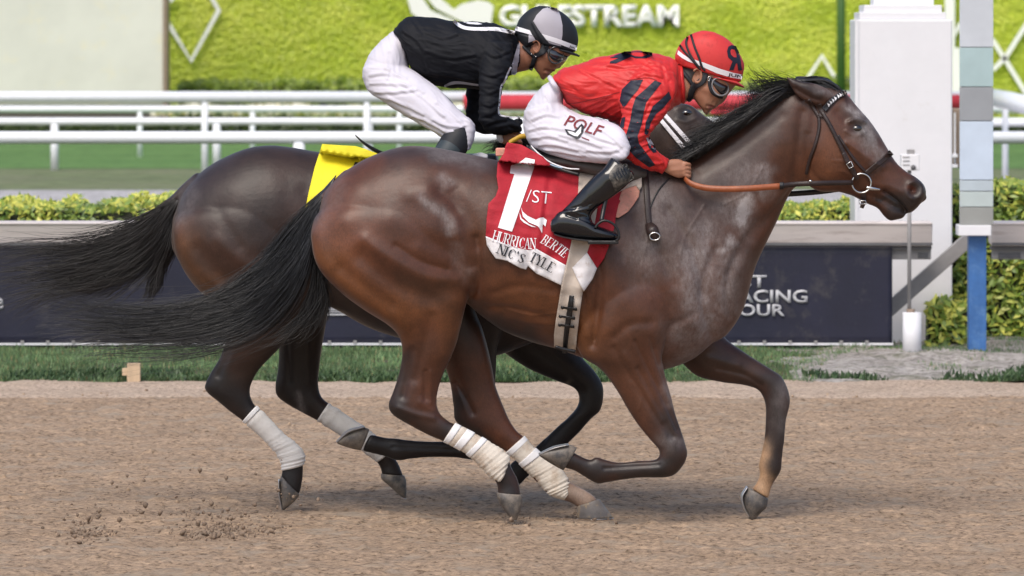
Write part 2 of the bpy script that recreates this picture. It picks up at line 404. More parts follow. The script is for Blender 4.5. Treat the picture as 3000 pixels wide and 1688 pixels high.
M['dirt'] = ground_mat('track_dirt', (.375, .27, .185), (.475, .348, .245), (.385, .312, .24), 2.2, 52, 1.0, (.6, 1, 1))
M['dirt_edge'] = ground_mat('raked_sand', (.44, .34, .26), (.52, .41, .32), (.42, .33, .25), 2, 40, .5)
M['verge'] = ground_mat('verge_soil', (.06, .085, .035), (.10, .13, .05), (.13, .11, .085), 1.5, 25, .6)
M['sand'] = ground_mat('grey_sand', (.30, .275, .25), (.46, .43, .40), (.15, .15, .10), 2.2, 25, .7)
M['grass'] = ground_mat('infield_grass', (.09, .19, .055), (.15, .27, .085), (.12, .22, .06), .5, 7, .3, (.5, 1, 1))
M['worn_grass'] = ground_mat('worn_grass', (.19, .21, .12), (.15, .20, .09), (.24, .22, .16), .7, 7, .3, (.35, 1, 1))
M['path'] = ground_mat('pale_path', (.42, .41, .42), (.5, .49, .5), (.36, .35, .34), .6, 8, .2)
sheet('ground', -60, 1200, -.05, M['grass'], -900, 900)
sheet('dirt_track', -30, YE, -.03, M['dirt'], -300, 300)
# fine raked, churned surface of the track where it is seen close
nx, ny = 620, 760
gx = np.linspace(-4.2, 4.2, nx); gy = np.linspace(-3.6, YE - 1.0, ny) ; X, Y = np.meshgrid(gx, gy)
def dirt_h(X, Y):
    h = .016 * noise2(X * .55, Y, .027, 1) + .014 * noise2(X * .5, Y, .06, 2) + .02 * noise2(X * .6, Y, .21, 6) + .012 * noise2(X, Y, .5, 7)
    c = noise2(X * .7, Y, .05, 8); return h + np.where(c > .3, (c - .3) * .07, 0) + .006
Z = dirt_h(X, Y); e = np.minimum(1, np.minimum((YE - 1.0 - Y) / .3, (Y + 3.6) / .3)); e = np.minimum(e, (4.2 - np.abs(X)) / .3); Z = Z * e - .006 * (1 - e)
idx = np.arange(nx * ny).reshape(ny, nx)
Fq = np.stack([idx[:-1, :-1], idx[:-1, 1:], idx[1:, 1:], idx[1:, :-1]], -1).reshape(-1, 4)
o = meshnp('churned_dirt', np.stack([X, Y, Z], -1).reshape(-1, 3), Fq, M['dirt'], None, True); tag(o, kind='structure')
# smoother pale lip at the foot of the verge
nx2, ny2 = 500, 60; gx = np.linspace(-6, 6, nx2); gy = np.linspace(YE - 1.25, YE + .12, ny2); X, Y = np.meshgrid(gx, gy)
Z = .012 + .01 * noise2(X, Y, .3, 9) + .008 * noise2(X, Y, .09, 10) + .016 * sstep(YE - .5, YE, Y) * (1 + .8 * noise2(X, Y * 0, .22, 12)) - .05 * sstep(YE, YE + .1, Y) * 0
Z -= .03 * (1 - sstep(YE - 1.25, YE - 1.0, Y))
idx = np.arange(nx2 * ny2).reshape(ny2, nx2); Fq2 = np.stack([idx[:-1, :-1], idx[:-1, 1:], idx[1:, 1:], idx[1:, :-1]], -1).reshape(-1, 4)
tag(meshnp('raked_edge', np.stack([X, Y, Z], -1).reshape(-1, 3), Fq2, M['dirt_edge'], None, True), kind='structure')
# verge: a low bank, green at left and sandy at right
YR = 13.6
nx3, ny3 = 700, 110; gx = np.linspace(-9, 9, nx3); gy = np.linspace(YE + .02, YR + 3, ny3); X, Y = np.meshgrid(gx, gy)
def verge_h(X, Y):
    right = sstep(1.4, 2.6, X)
    return (.008 + .035 * sstep(YE, YE + .8, Y)) * 1.0 + .03 * noise2(X, Y, .5, 13) * (.4 + 1.6 * right) + .0 * right + .012 * noise2(X, Y, .12, 14) + .035 * noise2(X, Y, .2, 15) * right + .012
Z = verge_h(X, Y); idx = np.arange(nx3 * ny3).reshape(ny3, nx3); Fq3 = np.stack([idx[:-1, :-1], idx[:-1, 1:], idx[1:, 1:], idx[1:, :-1]], -1).reshape(-1, 4)
keep = (X[:-1, :-1] <= 1.9 + .5 * noise2(X[:-1, :-1], Y[:-1, :-1], .7, 16)).reshape(-1)
VV = np.stack([X, Y, Z], -1).reshape(-1, 3)
tag(meshnp('grass_verge', VV, Fq3[keep], M['verge'], None, True), kind='structure')
tag(meshnp('sandy_verge', VV, Fq3[~keep], M['sand'], None, True), kind='structure')
sheet('verge_ground', YE - .1, 40, -.035, M['verge'], -300, 300)
# farther strips of the infield
sheet('sandy_path', 40, dist_of(553), -.02, M['path']); sheet('worn_turf', dist_of(553), dist_of(492), -.016, M['worn_grass']); sheet('turf_course', dist_of(492), 200, -.012, M['grass'])
# ---- blades and leaves
M['blade'] = mat('grass_blade', attr='tint', rough=.55, var=.05)
M['leaf'] = mat('leaf', attr='tint', rough=.45, spec=.5, var=.05)
def scatter_blades(name, X, Y, Z, h, w, col, lean=.5, r=rng):
    n = len(X); a = r.random(n) * 6.283; la = r.random(n) * 6.283; ln = lean * r.random(n)
    dx = np.cos(a) * w / 2; dy = np.sin(a) * w / 2; tx = np.cos(la) * ln * h; ty = np.sin(la) * ln * h
    b0 = np.stack([X - dx, Y - dy, Z], 1); b1 = np.stack([X + dx, Y + dy, Z], 1)
    m0 = np.stack([X - dx * .8 + tx * .35, Y - dy * .8 + ty * .35, Z + h * .55], 1); m1 = np.stack([X + dx * .8 + tx * .35, Y + dy * .8 + ty * .35, Z + h * .55], 1)
    t = np.stack([X + tx, Y + ty, Z + h], 1); V = np.stack([b0, b1, m1, m0, t], 1).reshape(-1, 3); i = np.arange(n) * 5
    T = np.concatenate([np.stack([i, i + 1, i + 2], 1), np.stack([i, i + 2, i + 3], 1), np.stack([i + 3, i + 2, i + 4], 1)])
    o = meshnp(name, V, T, M['blade'], None, False, np.repeat(col, 5, 0)); return tag(o, kind='stuff')
n = 75000; X = rng.uniform(-5.2, 5.6, n); Y = YE + .05 + (YR + 1.2 - YE) * rng.random(n) ** 1.3
right = sstep(1.3, 2.3, X); dens = np.where(noise2(X, Y, .35, 17) + .25 > right * (.5 - .6 * sstep(YR - 1.5, YR - .3, Y)) - (1 - right), 1, 0) * np.where(rng.random(n) > right * .5 * (1 - sstep(YR - 1.4, YR - .2, Y)), 1, 0); k = dens > 0
X, Y, right = X[k], Y[k], right[k]
hh = (.016 + .032 * rng.random(len(X))) * (1 + .6 * noise2(X, Y, .3, 18)) * (1 - .35 * right)
g = rng.random((len(X), 1)); cc = (1 - g) * np.array([.06, .125, .05]) + g * np.array([.19, .29, .12]); y_ = (rng.random(len(X)) > .93)[:, None]; cc = np.where(y_, [.28, .24, .11], cc) * (1 + .8 * noise2(X, Y, .4, 19))[:, None]
o = scatter_blades('verge_grass', X, Y, verge_h(X, Y) - .003, hh, .006, cc); o['label'] = 'short green grass along the foot of the rail'; o['category'] = 'grass'
# ground-creeping dark plants along the near lip at left
n = 14000; X = rng.uniform(-5, 5.5, n); Y = YE + .02 + .6 * rng.random(n) ** 1.5; kk = (noise2(X, Y, .22, 48) + noise2(X, Y, .6, 49) > np.where(X > 1.7, .22, -.12)); X, Y = X[kk], Y[kk]; n = len(X); hh = .015 + .04 * rng.random(n)
g = rng.random((n, 1)); cc = (1 - g) * np.array([.025, .055, .02]) + g * np.array([.07, .13, .045])
o = scatter_blades('lip_weeds', X, Y, verge_h(X, Y), hh, .016, cc, 1.0); o['label'] = 'dark low weeds along the edge of the dirt'; o['category'] = 'weeds'
def leaves_vf(C, size, nrm_bias=(0, -1, .6), r=rng, flat_=.55):
    n = len(C); Nn = r.normal(size=(n, 3)) * flat_ + np.array(nrm_bias); Nn /= np.linalg.norm(Nn, axis=1)[:, None]
    A = np.cross(Nn, r.normal(size=(n, 3))); A /= np.linalg.norm(A, axis=1)[:, None]; B = np.cross(Nn, A); s = (size * (.6 + .7 * r.random(n)))[:, None]
    p0 = C - A * s * .5; p1 = C + B * s * .2 + Nn * s * .06 - A * s * .08; p2 = C + A * s * .5; p3 = C - B * s * .2 + Nn * s * .06 - A * s * .08
    V = np.stack([p0, p1, p2, p3], 1).reshape(-1, 3); i = np.arange(n) * 4
    return V, np.stack([i, i + 1, i + 2, i + 3], 1)
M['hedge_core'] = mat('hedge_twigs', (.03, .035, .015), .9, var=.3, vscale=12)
def hedge(name, x0, x1, y0, y1, ztop, label, n, cols, size=.065, amp=.05, zmin=0., seed=20, yel=.5):
    o = empty(name, ((x0 + x1) / 2, (y0 + y1) / 2, 0), label, 'hedge')
    N_ = 120; xs = np.linspace(x0, x1, N_); top = ztop - .05 + amp * noise2(xs, xs * 0, .5, seed) * 1.6
    V = []; 
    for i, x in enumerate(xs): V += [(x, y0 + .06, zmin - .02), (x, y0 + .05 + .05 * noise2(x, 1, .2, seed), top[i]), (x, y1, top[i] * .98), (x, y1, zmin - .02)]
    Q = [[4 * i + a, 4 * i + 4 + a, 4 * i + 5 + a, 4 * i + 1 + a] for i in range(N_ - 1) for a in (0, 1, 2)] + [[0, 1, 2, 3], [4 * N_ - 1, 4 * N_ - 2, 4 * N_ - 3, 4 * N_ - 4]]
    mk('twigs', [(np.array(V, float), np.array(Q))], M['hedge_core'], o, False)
    nf = int(n * .72); X = rng.uniform(x0, x1, n); tp = np.interp(X, xs, top)
    Zf = zmin + (tp + .03 - zmin) * rng.random(n) ** .85; Yf = y0 + .09 * rng.random(n) + .06 * noise2(X, Zf, .22, seed + 1) 
    Zt = tp + .07 * rng.random(n) * (1 + noise2(X, X * 0, .12, seed + 2) * 1.5); Yt = rng.uniform(y0, y1, n)
    fr = np.arange(n) < nf; C = np.stack([X, np.where(fr, Yf, Yt), np.where(fr, Zf, Zt)], 1)
    Vl, Ql = leaves_vf(C, size); t = np.clip(rng.random(n) * .8 + .45 * noise2(X, C[:, 2], .18, seed + 3) + yel * .35 - .1, 0, 1)[:, None]
    a, b, c = [np.array(q) for q in cols]; cc = np.where(t < .5, a + (b - a) * t * 2, b + (c - b) * (t - .5) * 2)
    l = meshnp('foliage', Vl, Ql, M['leaf'], o, False, np.repeat(cc, 4, 0)); tag(l, kind='stuff'); return o
CRO = [(.05, .105, .02), (.22, .33, .05), (.66, .64, .11)]
def xat(px, Y): return P(px, 0, Y)[0]
hedge('croton_hedge', xat(-1200, 15), xat(2500, 15.2), 15.0, 16.0, 1.02, 'yellow green hedge running behind the long white capped rail', 38000, CRO, .062, .06, 0, 20, .75)
hedge('croton_hedge', xat(2780, 15.2), xat(3900, 15.2), 14.75, 15.8, 1.14, 'tall bushy hedge with yellow leaves behind the blue post', 18000, CRO, .08, .12, 0, 30, .7)
hedge('croton_bush', xat(2715, 14.2), xat(2830, 14.2), 14.05, 14.35, .36, 'small yellow leaved bush at the foot of the white pillar', 420, CRO, .085, .12, 0, 40, .8)
hedge('low_croton', xat(-160, 13.95), xat(2440, 13.95), 13.95, 14.25, .13, 'row of low yellow green seedlings in the grass under the navy banner', 3200, [(.03, .05, .012), (.10, .15, .03), (.55, .45, .05)], .07, .07, 0, 41, .3)
# ---- near rail with hanging banner
YRL = 13.5
def rail_run(name, px0, px1, label, ends):
    o = empty(name, tuple(P((px0 + px1) / 2, 1050, YRL)), label, 'rail', 'white capped inner rails')
    x0, x1 = xat(px0, YRL), xat(px1, YRL); zt = P(0, 650, YRL)[2]; z1 = P(0, 662, YRL)[2]; z2 = P(0, 714, YRL)[2]
    prof = [(-.02, zt - .01), (.02, zt), (.26, zt), (.3, zt - .03), (.3, z2), (.06, z2 - .02), (.035, z2), (-.005, z1)]
    V = [(x, YRL + a, b) for x in (x0, x1) for a, b in prof]; k = len(prof)
    Q = [[i, (i + 1) % k, k + (i + 1) % k, k + i] for i in range(k)]
    me = bpy.data.meshes.new('rail_cap'); me.from_pydata(V, [], Q + [list(range(k)), list(range(2 * k - 1, k - 1, -1))]); me.update()
    bm = bmesh.new(); bm.from_mesh(me); bmesh.ops.recalc_face_normals(bm, faces=bm.faces); bm.to_mesh(me); bm.free()
    bevel(link('rail_cap', me, M['alu'], o), .008)
    mk('rail_lip', [box_vf(x0, x1, YRL - .012, YRL + .012, z2 - .012, z2 + .006)], M['dark_alu'], o, False)
    mk('under_channel', [box_vf(x0, x1, YRL + .07, YRL + .2, z2 - .045, z2 - .021)], M['dark_alu'], o, False)
    return o
rl = rail_run('inner_rail', -1300, 2732, 'long cream capped rail carrying the navy banner behind the horses', 1)
rr = rail_run('inner_rail', 2906, 4000, 'short end of cream capped rail to the right of the blue post', 1)
for oo, px0, px1 in ((rl, 2560, 2731), (rr, 2912, 3100)):
    a = P(px0, 762, YRL); b = P(px1, 728, YRL)
    bevel(mk('end_bracket', [box_vf(a[0], b[0], YRL + .1, YRL + .22, a[2], b[2])], M['grey_alu'], oo, False), .005)
    c = P(px1 - 42 if oo is rl else 2925, 757, YRL + .09); e_ = P(px1 - 12 if oo is rl else 2990, 741, YRL + .09)
    mk('bracket_slot', [box_vf(c[0], e_[0], YRL + .092, YRL + .105, c[2], e_[2])], M['dark_alu'], oo, False)
for i, px in enumerate((-150, 260, 720, 1180, 1640, 2100, 2555)):
    bevel(mk('rail_post', [pbox(px - 14, px + 14, 728, 1040, YRL + .12, .07)], M['white'], rl, False), .005)
bn = empty('sponsor_banner', tuple(P(1200, 1000, YRL)), 'navy mesh banner with white lettering hung under the long cream rail', 'banner')
nxb, nzb = 260, 14; xs = np.linspace(xat(-1250, YRL), xat(2615, YRL), nxb); z0, z1 = P(0, 1008, YRL)[2], P(0, 722, YRL)[2]
Xb, Zb = np.meshgrid(xs, np.linspace(z0, z1, nzb)); Yb = YRL + .03 + .012 * noise2(Xb, Zb * .3, .35, 50) * (z1 - Zb) / (z1 - z0) + .02 * (z1 - Zb)
idx = np.arange(nxb * nzb).reshape(nzb, nxb); Qb = np.stack([idx[:-1, :-1], idx[:-1, 1:], idx[1:, 1:], idx[1:, :-1]], -1).reshape(-1, 4)
V2 = np.stack([Xb, Yb, Zb], -1).reshape(-1, 3); sh = meshnp('banner_sheet', V2, Qb, M['banner'], bn, True)
sd = sh.modifiers.new('s', 'SOLIDIFY'); sd.thickness = .003
ly = YRL + .028
TXT = [("1/ST", 2126, 842, 37, 120), ("RACING", 2126, 886, 38, 240), ("TOUR", 2126, 925, 35, 173)]
for s, x, y, h, w in TXT: flat('lettering', text_bm(s, x, y, h, w, bold=.022, L=80), ly + .004, M['banner_text'], bn, .004)
for xa in (905, 937, 969, 1001):
    flat('emblem_column', shape2d([[(xa, 903), (xa + 3, 884), (xa + 2, 872), (xa + 16, 872), (xa + 14, 884), (xa + 18, 903)]], 400), ly + .004, M['banner_text'], bn, .004)
for ya, yb, xr in ((905, 909, 1027), (912, 915, 1040), (919, 924, 1046)):
    flat('emblem_step', shape2d([[(1900 - xr, ya), (xr, ya), (xr, yb), (1900 - xr, yb)]], 400), ly + .004, M['banner_text'], bn, .004)
flat('lettering', text_bm("race", -88, 905, 34, 98, bold=.02, L=80), ly + .004, M['banner_text'], bn, .004)
bt = mk('bottom_batten', [box_vf(xat(-1250, YRL), xat(2617, YRL), YRL + .02, YRL + .05, P(0, 1012, YRL)[2], P(0, 1006, YRL)[2])], M['white'], bn, False)
for px in range(-160, 2600, 75):
    ob = mk('clip', [pbox(px - 5, px + 5, 998, 1007, YRL + .015, .02)], M['grey_alu'], bn, False)
# bottom rail under the banner at right
tag(mk('ground_batten', [box_vf(xat(2270, 14), xat(2660, 14), 13.95, 14.0, P(0, 1040, 14)[2], P(0, 1034, 14)[2])], M['white'], None, False), 'thin white batten low on the grass under the navy banner', 'batten')
# ---- white pillar
pl = empty('finish_pillar', tuple(P(2648, 1023, 14.3)), 'broad white finish line pillar with stepped cap behind the horse head', 'pillar')
box('pillar_shaft', (2507, 2790, 57, 1040, 14.3, .7), M['white'], pl, .012)
box('cap_step', (2518, 2772, 36, 57, 14.33, .62), M['white'], pl, .006)
box('cap_step', (2531, 2760, 15, 36.5, 14.36, .56), M['white'], pl, .006)
box('cap_neck', (2560, 2736, -120, 15.5, 14.45, .4), M['white'], pl, .006)
tag(mk('fascia', [pbox(2505, 2515, 57.5, 1040, 14.290, .012)], M['white'], pl, False))
# sensor box on a thin pole in a white pipe
sn = empty('timing_sensor', tuple(P(2672, 1053, 13.05)), 'small white sensor box on a thin pole standing in a white pipe', 'sensor')
def cyl(name, px, r, py0, py1, Y, m, par, nr=20):
    p = P(px, py0, Y); q = P(px, py1, Y); return mk(name, [tube_vf([p, q], r, nr)], m, par)
cyl('pipe', 2672, .066, 915, 1056, 13.05, M['white'], sn); cyl('pole', 2664, .014, 480, 918, 13.05, M['grey_alu'], sn)
cyl('pipe_mouth', 2668, .03, 906, 918, 13.05, M['brown_trim'], sn)
bevel(mk('sensor_box', [pbox(2640, 2694, 452, 500, 13.0, .1)], M['white'], sn, False), .006)
mk('lens', [tube_vf([P(2676, 491, 12.985), P(2676, 491, 13.0)], .018, 16)], M['dark_alu'], sn)
bevel(mk('sensor_cap', [pbox(2658, 2680, 438, 452, 13.02, .05)], M['grey_alu'], sn, False), .004)
for py in (459, 470, 482): mk('vent', [pbox(2645, 2665, py, py + 3, 12.996, .004)], M['grey_alu'], sn, False)
# diagonal brace
br = empty('diagonal_brace', tuple(P(2430, 1048, 13.95)), 'grey diagonal brace leaning from the grass up past the white pillar', 'brace')
a, b = P(2448, 1046, 13.95), P(2842, 700, 13.95); dv = (b - a) / np.linalg.norm(b - a); nv = np.array([-dv[2], 0, dv[0]]) * .05
V = [p + s * nv + np.array([0, t, 0]) for p in (a, b) for s in (-1, 1) for t in (0, .08)]
bevel(mk('brace_beam', [(np.array(V), np.array([[0, 1, 3, 2], [4, 6, 7, 5], [0, 4, 5, 1], [2, 3, 7, 6], [0, 2, 6, 4], [1, 5, 7, 3]]))], M['grey_alu'], br, False), .006)
# ---- finish post: panels coloured to stand in for mirror reflections, above a blue leg
fp = empty('finish_post', tuple(P(2864, 1047, 13.0)), 'tall finish post with mirror reflections painted on pale panels above a blue painted leg', 'post')
PAN = [(-120, 138, (.60, .64, .70)), (140, 254, (.42, .56, .58)), (256, 354, (.33, .35, .38)), (356, 527, (.60, .70, .84)), (529, 560, (.50, .58, .64)), (562, 606, (.52, .60, .60)), (608, 659, (.32, .33, .32))]
box('post_core', (2818, 2905, -120, 660, 12.93, .16), M['grey_alu'], fp, .004)
for i, (y0, y1, c) in enumerate(PAN):
    m = mat('painted_reflection_%d' % i, c, .25, .7, metal=0, var=.08, vscale=3, bump=.2, bscale=9); M['pan%d' % i] = m
    ob = box('painted_reflection', (2812, 2910, y0, y1, 12.9, .03), m, fp, .003)
box('collar', (2808, 2904, 660, 691, 12.88, .24), M['white'], fp, .005)
box('blue_leg', (2838, 2890, 690, 1052, 12.97, .13), M['blue'], fp, .006)
# right-hand bits behind the post
tag(mk('white_hose', [ptube([(2888, 1020, 14.2), (2930, 1026, 14.1), (2980, 1034, 14.0), (3080, 1034, 14.0)], .045)], M['white'], None), 'white pipe lying on the grass right of the blue post', 'pipe')
# wooden stake
st = empty('wooden_stake', tuple(P(392, 1133, dist_of(1133))), 'pale wooden stake at the edge of the dirt near the tail tips', 'stake')
ys = dist_of(1133) ; box('stake_board', (372, 411, 1064, 1136, ys, .05), M['wood'], st, .004); box('stake_tab', (358, 373, 1079, 1101, ys + .01, .03), M['wood'], st, .003)
# ---- farther rails
def far_rail(name, dd, py0, py1, px0, px1, posts, pw, label, base_z=-.02, under=False, mt='white_rail'):
    Y_ = dd - D; o = empty(name, (0, Y_, 0), label, 'rail', 'white rails of the turf course'); r = (py1 - py0) / 2 * dd / F
    pts = [P(px, (py0 + py1) / 2, Y_) for px in (px0, px1)]; mk('rail_tube', [tube_vf(pts, r, 20)], M[mt], o)
    for px in posts:
        zt = P(px, py1 - 4, Y_)[2]; x = P(px, 0, Y_)[0]; w = pw / 2 * dd / F; mk('post', [tube_vf([np.array([x, Y_, base_z]), np.array([x, Y_, zt])], w, 14)], M['white_rail'], o)
    return o
far_rail('turf_rail', 58, 385, 422, -3500, 6000, [-60, 876, 1820, 2745], 36, 'nearest thick tubular white rail crossing behind the dark horse rump')
far_rail('turf_rail', 88, 268, 301, -3500, 2830, [600, 1075, 1550, 2025, 2500], 20, 'topmost white rail, its middle stretch covered in red padding')
far_rail('turf_rail', 106, 310, 330, -3500, 6000, [-20, 410, 740, 1170, 1600, 2030, 2460], 16, 'thin white rail, second from the top, in the far infield')
far_rail('turf_rail', 95.5, 345, 367, -3500, 6000, [160, 635, 1080, 1530, 2900 - 30], 24, 'white rail just above the thick tubular rail, on sturdy posts')
Y_ = 62.7
rp = tag(mk('rail_padding', [tube_vf([P(1358, 300, Y_), P(2830, 300, Y_)], 23 * (D + Y_) / F, 16)], M['red_pad'], None), 'long red pad wrapped round the topmost white rail behind the jockeys', 'padding')
tag(mk('rail_padding', [tube_vf([P(2080, 328, 70), P(2600, 328, 70)], 10 * 95 / F, 12)], M['red_pad'], None), 'thin red strip low behind the red jockey chin', 'padding')
gr = empty('sloping_rail', tuple(P(2960, 550, 55)), 'wide white rail end sloping down at the right edge', 'rail')
a = [P(2905, 268, 50), P(3100, 300, 40)]; mk('rail_tube', [tube_vf([P(2900, 285, 55), P(2960, 296, 52), P(3120, 340, 45)], .13, 16)], M['white_rail'], gr)
mk('post', [tube_vf([P(2945, 560, 55), P(2945, 310, 55)], .045, 14)], M['white_rail'], gr)
mk('cross_bar', [tube_vf([P(2900, 360, 56), P(3100, 360, 56)], .055, 14)], M['white_rail'], gr)
# equipment seen between pillar and mirror post
eq = empty('equipment_case', tuple(P(2800, 500, 30)), 'tan box and white knobs glimpsed between pillar and mirror post', 'case')
box('case_body', (2792, 2822, 318, 492, 20, .3), M['brown_trim'], eq, .01); box('case_frame', (2796, 2800, 330, 480, 19.9, .05), M['white'], eq, .004)
box('knob', (2785, 2806, 452, 462, 19.8, .1), M['white'], eq, .004); box('knob', (2785, 2806, 482, 492, 19.8, .1), M['white'], eq, .004)
# ---- the far wall of green turf with white signs
YW = 125.
tw = empty('turf_wall', (xat(1800, YW), YW, 0), 'bright green turf covered wall carrying white racecourse signs', 'wall')
a = P(489, 420, YW); b = P(6500, -900, YW); mk('turf_face', [box_vf(a[0], b[0], YW, YW + .6, -.3, b[2])], M['turf_wall'], tw, False)
n = 42000; C = np.stack([rng.uniform(a[0], xat(3080, YW), n), YW - .03 - .04 * rng.random(n), rng.uniform(.3, P(0, -20, YW)[2], n)], 1)
Vl, Ql = leaves_vf(C, .11, (0, -1, .9), flat_=.16); g = np.clip(rng.random(n) * .6 + noise2(C[:, 0] * .5, C[:, 2], .6, 60) + .25, 0, 1)[:, None]
tag(meshnp('turf_tufts', Vl, Ql, M['leaf'], tw, False, np.repeat((1 - g) * np.array([.50, .64, .035]) + g * np.array([.76, .82, .12]), 4, 0)), kind='stuff')
M['sign'] = mat('sign_white', (.97, .97, .92), .5, var=.01)
def wsign(name, bm, dy=.2): return flat(name, bm, YW - dy, M['sign'], tw, .03)
wsign('sign_lettering', text_bm("GULFSTREAM", 1462, 76, 64, 527, bold=.045, L=300))
for pts in ([(489, 62), (560, 178), (641, 30), (598, -45)], [(489, 0), (500, 2), (512, -14)], [(2345, 262), (2408, 164), (2470, 268)], [(2906, 115), (2943, 172), (3040, 330)], [(2908, 205), (2943, 172), (3030, 35)], [(2790, 110), (2815, 68)]):
    wsign('chevron', shape2d([strip2d(pts, 13, 1)], 300))
wsign('horse_emblem', shape2d([[(1186, -30), (1222, -30), (1262, 30), (1330, 58), (1330, 64), (1230, 58), (1205, 38)], [(1232, -30), (1262, -30), (1330, 28), (1352, 12), (1400, 0), (1432, 6), (1446, 18), (1440, 60), (1440, 78), (1380, 76), (1350, 62), (1275, 24)]], 300), .3)
wsign('panel_stripe', shape2d([[(2768, -40), (2797, -40), (2797, 140), (2768, 140)]], 300), .3)
wsign('panel_stripe', shape2d([[(2788, 140), (2812, 140), (2816, 320), (2788, 320)]], 300), .3)
M['dkgreen'] = mat('dark_green_pole', (.05, .13, .02), .6)
tag(mk('flag_pole', [tube_vf([P(2464, 400, 118), P(2464, -200, 118)], 13 * 143 / F, 12)], M['dkgreen'], None), 'dark green pole standing before the turf wall near the horse ears', 'pole')
o = hedge('clipped_hedge', xat(525, 118), xat(2500, 118), 118, 119.5, P(0, 246, 118)[2], 'dark clipped hedge along the foot of the green turf wall', 9000, [(.09, .14, .02), (.2, .28, .03), (.32, .4, .05)], .3, .12, 0, 70, .5)
# pale building panel at left
pb = empty('pale_board', (xat(200, 115), 115, 0), 'huge pale cream panel standing at the upper left', 'panel')
a = P(-4000, 300, 115); b = P(478, -900, 115); box('panel_face', (a[0], b[0], 115, 116, P(0, 306, 115)[2], b[2]), M['pale_panel'], pb, .02, True)
box('panel_trim', (xat(478, 115), xat(491, 115), 114.95, 116, .02, b[2]), M['brown_trim'], pb, .02, True)
M['shade_strip'] = mat('shade_strip_brown', (.16, .135, .12), .8); box('shade_strip', (a[0], xat(490, 115), 115.2, 116, -.2, P(0, 305, 115)[2]), M['shade_strip'], pb, .02, True)  # dark strip built in place of the shade under the panel
# flower bed + low dark hedge before the wall
M['flower'] = mat('pale_flowers', attr='tint', rough=.7, var=.02)
n = 5000; X = rng.uniform(xat(440, 112), xat(3100, 112), n); C = np.stack([X, 112 + rng.random(n) * 1.5, .42 + .25 * rng.random(n) * (1 + noise2(X, X * 0, .8, 71)) * sstep(xat(430, 112), xat(560, 112), X)], 1)
Vl, Ql = leaves_vf(C, .16); g = rng.random((n, 1)); cc = np.where(g < .72, [.8, .76, .6], np.where(g < .86, [.6, .5, .12], [.16, .2, .05]))
fb = meshnp('flower_bed', Vl, Ql, M['flower'], None, False, np.repeat(cc, 4, 0)); tag(fb, 'pale yellow and white flower bed in front of the turf wall', 'flowers', kind='stuff')
o = hedge('border_hedge', xat(-60, 108), xat(3100, 108), 108, 109, P(0, 366, 108)[2] + .05, 'low dark hedge strip along the far side of the turf course', 7000, [(.02, .035, .01), (.05, .08, .015), (.08, .12, .02)], .22, .05, 0, 75, .3)
# ================================================================ horses
BAY = (.078, .026, .0125); DK = (.016, .0105, .010); RED = (.14, .05, .017); BLK = (.0085, .0075, .009)
M['coat1'] = coat_mat('bay_coat', .42, .42); M['coat2'] = coat_mat('dark_bay_coat', .44, .38)
M['hair'] = hair_mat('black_horse_hair', (.012, .011, .013), .42); M['hair2'] = hair_mat('dark_brown_horse_hair', (.014, .010, .010), .5)
M['hair_blue'] = hair_mat('sheeny_black_hair', (.014, .016, .023), .34); M['hoof'] = mat('hoof_horn', (.085, .08, .08), .5, var=.25, vscale=30, dirt=(.24, .2, .16), dirt_amt=.6, bump=.3)
M['hoof_pale'] = mat('pale_hoof_horn', (.20, .18, .17), .5, var=.2, vscale=20, dirt=(.45, .30, .14), dirt_scale=12, dirt_amt=.6)
M['shoe'] = mat('aluminium_shoe', (.55, .55, .56), .35, metal=.7)
M['wrap'] = mat('white_leg_wrap', (.74, .72, .70), .8, var=.05, bump=.6, bscale=45, stretch=(1, 1, 1), dirt=(.45, .34, .25), dirt_scale=10, dirt_amt=.15)
M['wrap_dirty'] = mat('muddied_leg_wrap', (.72, .66, .58), .85, var=.1, bump=.7, bscale=45, dirt=(.42, .31, .22), dirt_scale=9, dirt_amt=.5)
M['wrap_grey'] = mat('grey_leg_wrap', (.66, .65, .65), .85, var=.12, bump=.7, bscale=45, dirt=(.42, .38, .35), dirt_scale=9, dirt_amt=.4)
M['tape'] = mat('white_tape', (.82, .82, .84), .6, var=.03)
M['eye'] = mat('horse_eye', (.008, .005, .004), .06, .8, var=0, coat=1)
